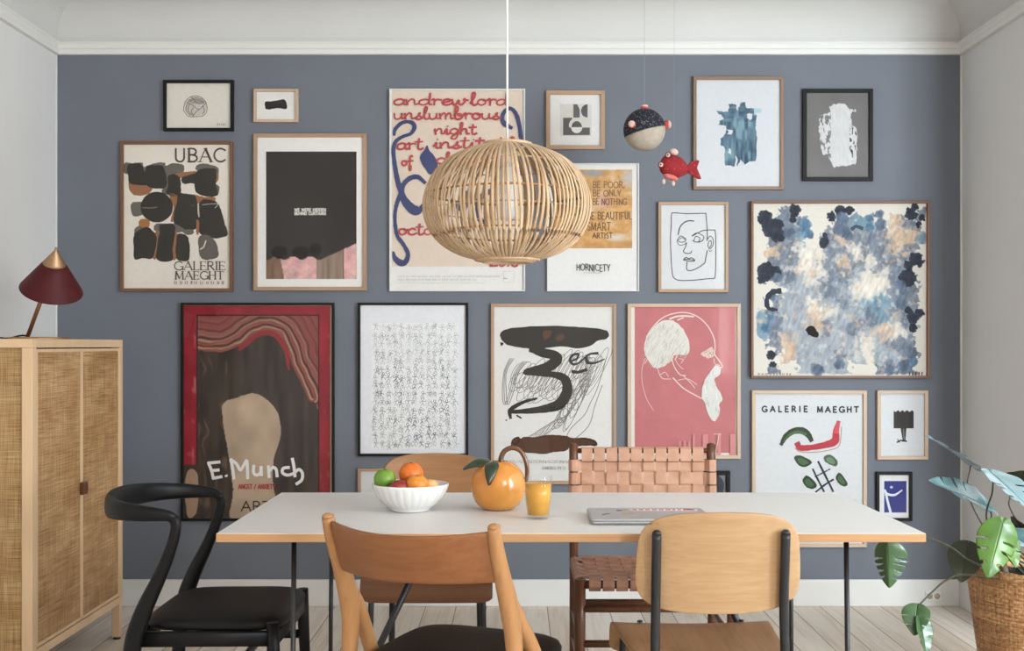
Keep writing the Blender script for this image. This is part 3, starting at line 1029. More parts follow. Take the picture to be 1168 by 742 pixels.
def woven_chair():
    t = thing('woven_leather_chair', 'brown wooden chair with back and seat of woven tan leather straps', 'chair', (.438, 3.975, 0), PI, GC)
    hx = .239
    for s in (-1, 1):
        p = [(s * hx, -.222, .842), (s * hx, -.205, .65), (s * hx, -.19, .45), (s * hx, -.20, .001)]
        MB().sweep(cr(p, 5), .0155, n=16).lathe([(0, 0), (.0155, 0), (.013, .004), (.007, .0065), (0, .007)], p[0], 16).build('rear_leg', M['walnut'], t, world=False)
        MB().sweep([(s * hx, .20, .458), (s * hx, .20, .3), (s * hx, .205, .001)], [.018, .0175, .014], n=16).build('front_leg', M['walnut'], t, world=False)
        MB().sweep([(s * hx, -.19, .44), (s * hx, .20, .44)], .013, n=12).build('side_rail', M['walnut'], t, world=False)
        for zz in (.27, .18):
            MB().sweep([(s * hx, -.198, zz), (s * hx, .203, zz)], .010, n=12).build('stretcher', M['walnut'], t, world=False)
    for zz in (.365, .255):
        MB().sweep([(-hx, .203, zz), (hx, .203, zz)], .012, n=12).build('stretcher', M['walnut'], t, world=False)
    MB().sweep([(-hx, -.198, .30), (hx, -.198, .30)], .011, n=12).build('stretcher', M['walnut'], t, world=False)
    MB().sweep([(-hx, .20, .44), (hx, .20, .44)], .014, n=12).build('front_rail', M['walnut'], t, world=False)
    MB().sweep([(-hx, -.19, .44), (hx, -.19, .44)], .013, n=12).build('back_rail', M['walnut'], t, world=False)
    MB().sweep([(-hx, -.2205, .822), (hx, -.2205, .822)], .009, n=12).build('top_rail', M['walnut'], t, world=False)
    MB().sweep([(-hx, -.2005, .585), (hx, -.2005, .585)], .009, n=12).build('lower_rail', M['walnut'], t, world=False)
    # woven back: 10 upright straps over 6 cross straps, checkered over and under
    mb = MB()
    NC, pitch, sw = 10, .0428, .0375
    rows, rp_, rw = 6, .0445, .0400
    zr = [.772 - i * rp_ for i in range(rows)]
    yb = lambda z: -.222 + (.842 - z) * .0885
    th = .0013
    amp = .0030

    def strap(path, wdir, w_, ndir):
        """flat strap along path, wide along wdir"""
        wd, nd = np.array(wdir, float), np.array(ndir, float)
        rings = []
        for q_ in path:
            c = np.array(q_)
            rings.append([tuple(c + wd * w_ / 2 + nd * th), tuple(c - wd * w_ / 2 + nd * th), tuple(c - wd * w_ / 2 - nd * th), tuple(c + wd * w_ / 2 - nd * th)])
        mb.loft(rings, True, False, False)
    for c in range(NC):
        x = (c - (NC - 1) / 2) * pitch
        pth = []
        zs = np.linspace(.829, zr[-1] - .03, 60)
        for z in zs:
            ph = (zr[0] - z) / rp_
            off = amp * max(-1, min(1, 3.5 * math.cos(PI * ph))) * (1 if c % 2 == 0 else -1)
            if z > zr[0] + .012: off = .0118
            pth.append((x, yb(z) + off, z))
        pth = [(x, yb(.83) - .0115, .812), (x, yb(.83) - .0105, .828), (x, yb(.83) - .004, .8345), (x, yb(.83) + .005, .8345)] + pth
        strap(pth, (1, 0, 0), sw, (0, 1, .09))
    for r in range(rows):
        z = zr[r]
        pth = []
        for x in np.linspace(-hx - .012, hx + .012, 100):
            ph = x / pitch - .5
            off = -amp * max(-1, min(1, 3.5 * math.cos(PI * (ph - (NC - 1) / 2 + .5)))) * (1 if r % 2 == 0 else -1)
            if abs(x) > hx - .022:
                off = .017 * min(1, (abs(x) - hx + .022) / .014)
                if abs(x) > hx + .008: off = .012
            pth.append((x, yb(z) + off, z))
        e0 = [(-hx - .0178, yb(z) - .004, z), (-hx - .0165, yb(z) + .007, z)]
        pth = e0 + pth + [(-a, b_, c) for a, b_, c in e0[::-1]]
        strap(pth, (0, 0, 1), rw, (0, 1, 0))
    mb.build('backrest', M['tan_leather'], t, world=False)
    # woven seat
    mb = MB()
    NS, NCx = 11, 10
    px_, py_ = .0428, .0372
    ys = [.175 - i * py_ for i in range(10)]
    zt = .462
    for c in range(NCx):
        x = (c - (NCx - 1) / 2) * px_
        pth = [(x, .178, .418), (x, .206, .421), (x, .2195, .437), (x, .2165, .454), (x, .203, .4625)]
        for y in np.linspace(.195, -.18, 60):
            ph = (ys[0] - y) / py_
            pth.append((x, y, zt - .010 * math.sin(PI * (y + .19) / .39) + .0028 * max(-1, min(1, 3.5 * math.cos(PI * ph))) * (1 if c % 2 == 0 else -1)))
        pth += [(x, -.200, .455), (x, -.208, .44), (x, -.19, .424)]
        strap(pth, (1, 0, 0), .0365, (0, 0, 1))
    for r in range(10):
        y = ys[r]
        pth = [(-hx + .01, y, .421), (-hx - .012, y, .427), (-hx - .0165, y, .44), (-hx - .012, y, .456), (-hx, y, .461)]
        for x in np.linspace(-hx + .015, hx - .015, 90):
            ph = x / px_ - .5 - (NCx - 1) / 2 + .5
            pth.append((x, y, zt - .010 * math.sin(PI * (y + .19) / .39) - .0028 * max(-1, min(1, 3.5 * math.cos(PI * ph))) * (1 if r % 2 == 0 else -1)))
        pth += [(hx, y, .461), (hx + .012, y, .456), (hx + .0165, y, .44), (hx + .012, y, .427), (hx - .01, y, .421)]
        strap(pth, (0, 1, 0), .0325, (0, 0, 1))
    mb.build('seat', M['shaded_seat_leather'], t, world=False)
woven_chair()


# ================================================================ plant
bc = (1.752, 4.0)
bas = thing('potted_plant', 'large leafy plant in a brown wicker basket at the right of the table', 'plant', (*bc, 0))
mb = MB()
HB, RT, RB = .445, .243, .175
rad = lambda h: RB + (RT - RB) * (h / HB) ** .75
nth, nh = 180, 46
rings = []
for i in range(nh * 3 + 1):
    h = .001 + (HB - .001) * i / (nh * 3)
    row = []
    ph = PI * 2 * h / HB * nh / 2
    for j in range(nth):
        th = 2 * PI * j / nth
        r = rad(h) + .0035 * math.cos(th * 45) * math.sin(ph) + .0012 * math.sin(2 * ph)
        row.append((bc[0] + r * math.cos(th), bc[1] + r * math.sin(th), h))
    rings.append(row)
for dr_, h in ((-.012, HB), (-.016, HB - .03), (-.02, HB - .06)):
    rings.append([(bc[0] + (RT + dr_) * math.cos(2 * PI * j / nth), bc[1] + (RT + dr_) * math.sin(2 * PI * j / nth), h) for j in range(nth)])
mb.loft(rings)
bk = mb.build('basket', M['basket'], bas)
for kk in range(3):
    pth = []
    for i in range(120):
        a = 2 * PI * i / 120
        pth.append((bc[0] + (RT + .001 - .004 * kk) * math.cos(a), bc[1] + (RT + .001 - .004 * kk) * math.sin(a), HB + .004 + .007 * (kk - 1) + .002 * math.sin(a * 30 + kk * 2)))
    MB().sweep(pth, .0055, n=8, closed=True).build('rim', M['basket'], bk)
mb = MB()
rings = []
rs = random.Random(11)
for i in range(12):
    r = (RT - .016) * (1 - i / 12) + .001
    rings.append([(bc[0] + r * math.cos(2 * PI * j / 48), bc[1] + r * math.sin(2 * PI * j / 48), HB - .035 + rs.uniform(-.006, .008) + .02 * (i / 12)) for j in range(48)])
mb.loft(rings)
mb.build('soil', M['soil'], bas)


def monstera(base, tip, nrm, width, mat, splits=4, curl=.1, fold=.12, seed=1, droop=0.0):
    """heart shaped blade with slits cut in from the edge"""
    rg = random.Random(seed)
    b_, t_ = Vector(base), Vector(tip)
    d = t_ - b_; L = d.length; d.normalize()
    n_ = Vector(nrm); n_ = (n_ - d * n_.dot(d)).normalized()
    s_ = d.cross(n_)
    nu, nv = 60, 13
    sl = {-1: [], 1: []}
    for sd in (-1, 1):
        for i in range(splits):
            sl[sd].append((.22 + .6 * (i + .5) / splits + rg.uniform(-.03, .03), rg.uniform(.32, .5), rg.uniform(.016, .028)))
    out = []
    mb = MB(); mb.sm = True
    def halfw(u):
        # u runs from the lobes behind the stalk (-.22) to the tip (1)
        x = (u + .2) / 1.2
        return width * (math.sin(PI * min(1, x) ** .72) ** .75) * (1.04 - .12 * x) + .0006
    for sd in (-1, 1):
        vs = []
        keep = {}
        for i in range(nu + 1):
            u = -.2 + 1.2 * i / nu
            for j in range(nv + 1):
                v = j / nv
                us = u + .10 * v * v                 # veins sweep forward
                w_ = halfw(u) * v
                along = L * (u if u > 0 else u * (.15 + .85 * v)) + L * .05 * v * v
                up = fold * w_ - curl * L * max(u, 0) ** 2 - droop * w_ * w_ / max(width, .01)
                up += .010 * L * math.sin(18 * u) * v
                vs.append(tuple(b_ + d * along + s_ * (sd * w_) + n_ * up))
        fs = []
        for i in range(nu):
            for j in range(nv):
                u = -.2 + 1.2 * (i + .5) / nu
                v = (j + .5) / nv
                cut = any(v > inn and abs(u - uc) < hw_ * (.35 + 1.0 * (v - inn) / (1 - inn)) for uc, inn, hw_ in sl[sd])
                if not cut:
                    fs.append((i * (nv + 1) + j, i * (nv + 1) + j + 1, (i + 1) * (nv + 1) + j + 1, (i + 1) * (nv + 1) + j))
        mb.add(vs, fs)
    mb.build('leaf', mat, bas, solid=.0009, fix=False)


def stalk(pts, r0=.0036, r1=.0022):
    p = cr(pts, 8)
    MB().sweep(p, [r0 + (r1 - r0) * i / (len(p) - 1) for i in range(len(p))], n=8).build('stem', M['stem'], bas)

root = (bc[0], bc[1], HB - .02)
rt = lambda dx, dy: (bc[0] + dx, bc[1] + dy, HB - .03)
# upper thin leaf seen nearly edge-on
b1 = P(1107, 531, 4.15); monstera(b1, P(1060, 494, 4.0), (.45, -.10, .85), .062, M['leaf_sky_sheen'], 2, .05, .15, 1)
stalk([rt(-.05, .05), P(1122, 600, 4.12), P(1104, 560, 4.14), b1])
# broad leaf below it, green at the tip
b2 = P(1126, 578, 4.0); monstera(b2, P(1064, 547, 3.95), (.36, -.38, .85), .085, M['leaf_sky_sheen'], 3, .03, .2, 2)
stalk([rt(-.06, -.02), P(1128, 610, 3.98), P(1131, 588, 4.0), b2])
# split leaf at the right, sky sheen in its colour
b3 = P(1133, 541, 3.9); monstera(b3, P(1184, 585, 3.75), (.30, -.22, .88), .10, M['leaf_sky_sheen'], 4, .05, .15, 3)
stalk([rt(-.05, -.05), P(1128, 600, 3.92), P(1132, 560, 3.9), b3])
# bright green hanging leaf
b4 = P(1143, 598, 3.72); monstera(b4, P(1127, 656, 3.70), (-.15, -.95, .2), .060, M['leaf_bright'], 3, -.05, -.10, 4, .2)
stalk([rt(0, -.05), P(1150, 620, 3.82), P(1148, 600, 3.76), b4])
monstera(P(1150, 612, 3.74), P(1160, 645, 3.70), (.25, -.85, .4), .030, M['leaf_bright'], 1, .05, .1, 14)
stalk([rt(.02, -.05), P(1152, 625, 3.82), P(1150, 612, 3.74)])
# dark round leaf hanging on the left of the basket, underside to us
b5 = P(1104, 622, 3.86); monstera(b5, P(1096, 662, 3.84), (-.35, -.85, .25), .055, M['leaf_dark'], 0, .05, .2, 5)
stalk([rt(-.12, -.06), P(1116, 640, 3.86), P(1111, 622, 3.86), b5])
# leaf hanging at the end of a long arching stalk right of the table
b6 = P(1012, 622, 3.62); monstera(b6, P(1014, 668, 3.61), (-.55, -.8, .15), .050, M['leaf'], 4, .0, -.35, 6, .3)
stalk([rt(-.08, -.05), P(1112, 642, 3.8), P(1085, 624, 3.72), P(1058, 613, 3.66), P(1032, 611, 3.63), P(1015, 614, 3.62), b6])
# low leaf near the floor on a short drooping stalk
b7 = P(1046, 692, 3.62); monstera(b7, P(1043, 722, 3.58), (-.3, -.8, .5), .042, M['leaf'], 2, .1, .3, 7, .2)
monstera(P(1049, 706, 3.60), P(1058, 745, 3.57), (.5, -.8, .2), .034, M['leaf'], 1, .05, .35, 8)
stalk([rt(-.1, -.08), P(1104, 655, 3.78), P(1080, 661, 3.70), P(1062, 676, 3.65), b7])
# dark leaf and sky-sheened leaf at the picture edge
b8 = P(1152, 552, 4.1); monstera(b8, P(1186, 540, 4.0), (-.2, -.85, -.4), .055, M['leaf_dark'], 0, .05, .2, 9)
stalk([rt(.05, .06), P(1155, 585, 4.08), P(1152, 566, 4.1), b8])
b9 = P(1146, 606, 4.0); monstera(b9, P(1186, 628, 3.86), (.2, -.6, .6), .075, M['leaf_sky_sheen'], 3, .05, .15, 10)
stalk([rt(.03, 0), P(1146, 628, 4.0), b9])
b10 = P(1158, 598, 4.12); monstera(b10, P(1180, 612, 4.02), (-.2, -.85, -.4), .05, M['leaf_dark'], 0, .05, .2, 12)
stalk([rt(.07, .05), P(1160, 625, 4.1), b10])
# pale cut stumps on the soil
mb = MB(); mb.sweep(cr([rt(-.12, .02), (bc[0] - .135, bc[1] + .01, HB + .03), (bc[0] - .15, bc[1], HB + .06)], 5), .012, n=10, round_ends=True)
mb.build('stem', plain('pale_brown_aerial_root', '#6f5643', '#b79c86', .8, 60, .3), bas)

# ================================================================ hanging fish
GF = 'hanging fish ornaments'
fc = P(735, 148, 4.9)
R = .086
pf = thing('hanging_puffer_fish', 'round puffer fish ornament, dark dotted top and cream belly, hung on thread', 'ornament', fc, 0, GF)
tilt = Matrix.Rotation(math.radians(-15), 3, 'Y')
def cap(z0_, z1_, nm, m, rr):
    mb = MB()
    rings = []
    for i in range(15):
        a = math.asin(max(-1, min(1, z0_))) + (math.asin(z1_) - math.asin(z0_)) * i / 14
        row = []
        for j in range(48):
            th = 2 * PI * j / 48
            w_ = 1 - .022 * abs(math.sin(4 * th)) ** 6 * 0 - .02 * (1 - abs(math.sin(3 * th)) ** .5)
            v = tilt @ Vector((max(math.cos(a), 1e-4) * math.cos(th) * w_, max(math.cos(a), 1e-4) * math.sin(th) * w_, math.sin(a))) * rr
            row.append((fc[0] + v.x, fc[1] + v.y, fc[2] + v.z))
        rings.append(row)
    mb.loft(rings)
    return mb.build(nm, m, pf)
cap(-.12, .9999, 'back', M['navy_dots'], R)
cap(-.9999, -.12, 'belly', M['cream_felt'], R * .995)

def pom(par, c, d, r, name='fin'):
    d = Vector(d).normalized()
    q_ = Vector((0, 0, 1)).rotation_difference(d).to_matrix()
    f = MB().ball(c, r, 18, 12, (.85, .85, .7), q_).build(name, M['coral_felt'], par)
    MB().ball(tuple(Vector(c) + d * r * .55), r * .8, 18, 12, (1.0, 1.0, .5), q_).build('fin_edge', M['pale_felt'], f)
pom(pf, P(735, 124, 4.9), (0, 0, 1), .019)
pom(pf, P(721, 142, 4.827), (-.35, -.9, .25), .017, 'eye')
pom(pf, P(749, 146, 4.83), (.45, -.85, .1), .001, 'eye') if False else None
pom(pf, P(760, 142, 4.9), (1, -.1, .1), .021, 'tail')
MB().sweep([(fc[0], fc[1], fc[2] + R + .012), (fc[0], fc[1], ZC - .002)], .0007, n=6).build('thread', M['thread'], pf)

rc = P(768, 190, 4.85)
rf = thing('hanging_red_fish', 'red patterned cloth fish ornament hung below the puffer fish', 'ornament', rc, 0, GF)
mb = MB()
prof = cr([(.004, -.056), (.030, -.048), (.043, -.028), (.047, 0), (.041, .026), (.025, .05), (.014, .064)], 4)
mb.lathe(prof, rc, 30, (.96, .1, -.20), mod=lambda th, h: 1 - .12 * abs(math.sin(th)))
body = mb.build('body', M['red_cloth'], rf)
# tail: two-lobed fan with thickness
tp = [(.050, -.002), (.066, .016), (.096, .026), (.104, .022), (.094, -.006), (.112, -.050), (.098, -.050), (.064, -.030)]
mb = MB(); mb.prism([(rc[0] + a, rc[2] + b_) for a, b_ in tp], rc[1] - .012, rc[1] + .004, 1); mb.build('tail', M['red_cloth'], rf, bevel=.003)
for du, dv, dy in ((-14, -2, -.030), (-6, -13, -.026)):
    e = P(768 + du, 190 + dv, 4.85 + dy)
    ey = MB().ball(e, .0125, 16, 10, (1, .6, 1)).build('eye', M['dark_red_cloth'], rf)
    MB().ball((e[0] - .001, e[1] - .007, e[2]), .0085, 14, 8, (1, .4, 1)).build('eye_white', M['pale_felt'], ey)
    MB().ball((e[0] - .002, e[1] - .0105, e[2]), .0035, 12, 8, (1, .4, 1)).build('pupil', M['dark_red_cloth'], ey)
mb = MB(); mb.ball(P(765, 202, 4.83), .027, 18, 10, (1.15, .7, .42), Matrix.Rotation(math.radians(18), 3, 'Y')); mb.build('mouth', M['pink_cloth'], rf)
mb = MB(); mb.ball(P(769, 173, 4.85), .017, 16, 10, (1, .5, .75), Matrix.Rotation(math.radians(20), 3, 'Y')); mb.build('top_fin', M['pale_felt'], rf)
for u, v in ((757, 207), (768, 209)):
    e = P(u, v, 4.825)
    mb = MB(); mb.ball(e, .010, 12, 8, (.7, .5, 1.1)); mb.build('side_fin', M['pale_felt'], rf)
MB().sweep([P(769, 172, 4.85), (P(769, 172, 4.85)[0], 4.85, ZC - .002)], .0005, n=6).build('thread', M['thread'], rf)

# ================================================================ pictures on the wall
for nm, a, b_ in (('frame_brown', '#6d4a33', '#82593f'), ('frame_oak', '#a3836a', '#b5967a'), ('frame_pale', '#bda28a', '#cdb49b'), ('frame_dark', '#7b6450', '#8e745e')):
    M[nm + '_h'] = wood(nm + '_across', a, b_, 0, .5, 120)
for nm in ('frame_black', 'frame_white'):
    M[nm + '_h'] = M[nm]


# stroke alphabet: every glyph is (advance width, strokes); strokes starting with 'c' are curved
def arc(cx, cy, rx, ry, a0, a1, n=10):
    return [(cx + rx * math.cos(math.radians(a0 + (a1 - a0) * i / n)), cy + ry * math.sin(math.radians(a0 + (a1 - a0) * i / n))) for i in range(n + 1)]
UP = {
 'A': (.72, [[(0, 0), (.36, 1)], [(.36, 1), (.72, 0)], [(.13, .36), (.59, .36)]]),
 'B': (.56, [[(.06, 0), (.06, 1)], [(.06, 1)] + arc(.28, .76, .22, .24, 90, -90) + [(.06, .52)], [(.06, .52)] + arc(.3, .26, .26, .26, 90, -90) + [(.06, 0)]]),
 'C': (.7, [arc(.42, .5, .4, .5, 45, 315, 16)]),
 'D': (.66, [[(.06, 0), (.06, 1)], [(.06, 1)] + arc(.2, .5, .44, .5, 90, -90, 14) + [(.06, 0)]]),
 'E': (.52, [[(.06, 0), (.06, 1)], [(.06, 1), (.5, 1)], [(.06, .52), (.42, .52)], [(.06, 0), (.52, 0)]]),
 'F': (.5, [[(.06, 0), (.06, 1)], [(.06, 1), (.5, 1)], [(.06, .52), (.42, .52)]]),
 'G': (.74, [arc(.42, .5, .4, .5, 45, 335, 16), [(.74, .42), (.74, .06)], [(.5, .42), (.74, .42)]]),
 'H': (.66, [[(.06, 0), (.06, 1)], [(.6, 0), (.6, 1)], [(.06, .52), (.6, .52)]]),
 'I': (.2, [[(.1, 0), (.1, 1)]]),
 'J': (.4, [[(.3, 1), (.3, .2)] + arc(.16, .2, .14, .2, 0, -160, 6)]),
 'K': (.6, [[(.06, 0), (.06, 1)], [(.56, 1), (.06, .45)], [(.22, .6), (.6, 0)]]),
 'L': (.48, [[(.06, 0), (.06, 1)], [(.06, 0), (.48, 0)]]),
 'M': (.82, [[(.06, 0), (.1, 1)], [(.1, 1), (.41, .1)], [(.41, .1), (.72, 1)], [(.72, 1), (.76, 0)]]),
 'N': (.68, [[(.06, 0), (.06, 1)], [(.06, 1), (.62, 0)], [(.62, 0), (.62, 1)]]),
 'O': (.8, [arc(.4, .5, .38, .5, 0, 360, 20)]),
 'P': (.54, [[(.06, 0), (.06, 1)], [(.06, 1)] + arc(.28, .74, .24, .26, 90, -90) + [(.06, .48)]]),
 'R': (.6, [[(.06, 0), (.06, 1)], [(.06, 1)] + arc(.28, .75, .22, .25, 90, -90) + [(.06, .5)], [(.26, .5), (.6, 0)]]),
 'S': (.5, [arc(.26, .75, .2, .25, 40, 270, 9) + arc(.26, .25, .22, .25, 90, -140, 9)]),
 'T': (.62, [[(.31, 0), (.31, 1)], [(0, 1), (.62, 1)]]),
 'U': (.68, [[(.08, 1), (.08, .3)] + arc(.34, .3, .26, .3, 180, 360, 10) + [(.6, 1)]]),
 'V': (.66, [[(0, 1), (.33, 0)], [(.33, 0), (.66, 1)]]),
 'W': (.92, [[(0, 1), (.24, 0)], [(.24, 0), (.46, .9)], [(.46, .9), (.68, 0)], [(.68, 0), (.92, 1)]]),
 'X': (.6, [[(0, 0), (.6, 1)], [(0, 1), (.6, 0)]]),
 'Y': (.6, [[(0, 1), (.3, .45)], [(.6, 1), (.3, .45)], [(.3, .45), (.3, 0)]]),
 '/': (.4, [[(0, 0), (.4, 1)]]),
 '1': (.3, [[(.02, .8), (.18, 1)], [(.18, 1), (.18, 0)]]),
 '2': (.5, [arc(.25, .74, .22, .26, 160, -30, 9) + [(.02, 0)], [(.02, 0), (.5, 0)]]),
 '3': (.5, [arc(.24, .75, .2, .25, 150, -90, 9), arc(.24, .25, .24, .26, 90, -150, 9)]),
 '7': (.5, [[(0, 1), (.5, 1)], [(.5, 1), (.15, 0)]]),
 '9': (.5, [arc(.25, .7, .22, .3, 0, 360, 14), [(.47, .7), (.4, 0)]]),
 ',': (.2, [[(.1, .08), (.06, -.12)]]), '.': (.2, [[(.1, 0), (.1, .06)]]), ' ': (.34, []),
}
# joined handwriting (x-height .5), curved
LO = {
 'a': (.5, [[(.44, .42), (.28, .5), (.08, .36), (.06, .1), (.22, 0), (.4, .16), (.45, .46), (.43, .1), (.52, .02), (.6, .12)]]),
 'b': (.45, [[(.02, .3), (.2, .7), (.2, 1), (.1, .95), (.08, .4), (.1, .05), (.28, 0), (.42, .2), (.34, .42), (.2, .38), (.3, .3), (.52, .34)]]),
 'c': (.42, [[(.4, .4), (.26, .5), (.08, .34), (.08, .1), (.24, 0), (.46, .12)]]),
 'd': (.52, [[(.44, .4), (.28, .48), (.08, .34), (.07, .1), (.22, 0), (.4, .16), (.5, .7), (.5, 1)], [(.5, 1), (.46, .4), (.46, .06), (.56, .06)]]),
 'e': (.42, [[(.04, .2), (.24, .26), (.4, .38), (.28, .5), (.1, .36), (.1, .08), (.26, 0), (.48, .14)]]),
 'f': (.4, [[(.36, .9), (.26, 1), (.18, .8), (.16, .2), (.12, -.4), (.22, -.45), (.24, 0)], [(.02, .44), (.38, .48)]]),
 'g': (.5, [[(.42, .42), (.26, .5), (.08, .36), (.08, .12), (.24, .02), (.4, .2), (.44, .46), (.42, -.1), (.3, -.4), (.1, -.36), (.2, -.12), (.56, .14)]]),
 'h': (.5, [[(.04, .1), (.14, .7), (.16, 1), (.08, .9), (.08, 0)], [(.08, .22), (.22, .46), (.36, .42), (.38, .06), (.5, .06)]]),
 'i': (.26, [[(.02, .16), (.14, .48), (.13, .08), (.22, .02), (.32, .14)], [(.17, .70), (.19, .73)]]),
 'l': (.3, [[(.02, .14), (.2, .66), (.24, .98), (.13, .96), (.1, .4), (.14, .04), (.26, .02), (.36, .14)]]),
 'm': (.7, [[(.04, .46), (.08, 0)], [(.08, .24), (.2, .48), (.31, .42), (.33, 0)], [(.33, .24), (.46, .48), (.56, .42), (.58, .06), (.7, .08)]]),
 'n': (.5, [[(.04, .46), (.08, 0)], [(.08, .22), (.22, .48), (.36, .42), (.38, .06), (.52, .1)]]),
 'o': (.48, [[(.34, .46), (.14, .44), (.06, .2), (.2, 0), (.4, .14), (.4, .4), (.28, .46), (.36, .36), (.54, .42)]]),
 'r': (.4, [[(.04, .42), (.14, .5), (.14, 0)], [(.14, .26), (.24, .46), (.42, .44)]]),
 's': (.38, [[(0, .06), (.2, .3), (.28, .52), (.2, .36), (.34, .14), (.22, -.02), (.04, .06), (.24, 0), (.42, .12)]]),
 't': (.36, [[(.2, .86), (.16, .4), (.16, .08), (.26, .0), (.38, .1)], [(.0, .6), (.36, .64)]]),
 'u': (.5, [[(.04, .46), (.06, .12), (.18, 0), (.34, .12), (.4, .46)], [(.4, .46), (.4, .08), (.52, .08)]]),
 'w': (.64, [[(.04, .46), (.08, .08), (.18, .02), (.3, .4), (.32, .1), (.42, .02), (.56, .3), (.56, .52), (.5, .44), (.68, .4)]]),
 '2': (.5, [[(.06, .66), (.22, .86), (.4, .66), (.2, .24), (.04, .04), (.46, .06)]]),
 '0': (.46, [[(.3, .8), (.1, .66), (.08, .18), (.24, 0), (.42, .3), (.4, .68), (.28, .8)]]),
 '1': (.26, [[(.14, .84), (.12, 0)]]),
 '8': (.46, [[(.36, .74), (.22, .84), (.1, .64), (.36, .32), (.36, .08), (.2, 0), (.08, .14), (.2, .4), (.38, .62), (.36, .74)]]),
 ' ': (.3, []),
}


def vnoise(x, y, seed=0):
    rs = np.random.RandomState(seed)
    t = rs.rand(64, 64)
    xi, yi = np.floor(x).astype(int), np.floor(y).astype(int)
    fx, fy = x - xi, y - yi
    fx, fy = fx * fx * (3 - 2 * fx), fy * fy * (3 - 2 * fy)
    g = lambda i, j: t[i % 64, j % 64]
    return (g(xi, yi) * (1 - fx) + g(xi + 1, yi) * fx) * (1 - fy) + (g(xi, yi + 1) * (1 - fx) + g(xi + 1, yi + 1) * fx) * fy


def fbm(x, y, seed=0, o=4):
    return sum(vnoise(x * 2 ** k, y * 2 ** k, seed + k) * .5 ** (k + 1) for k in range(o)) / (1 - .5 ** o)


def inpoly(x, y, poly):
    r = np.zeros(x.shape, bool)
    n = len(poly)
    for i in range(n):
        (x1, y1), (x2, y2) = poly[i], poly[(i + 1) % n]
        if y1 == y2: continue
        r ^= ((y1 > y) != (y2 > y)) & (x < (x2 - x1) * (y - y1) / (y2 - y1) + x1)
    return r


def rgb(h):
    h = h.lstrip('#')
    return np.array([int(h[i:i + 2], 16) / 255 for i in (0, 2, 4)])


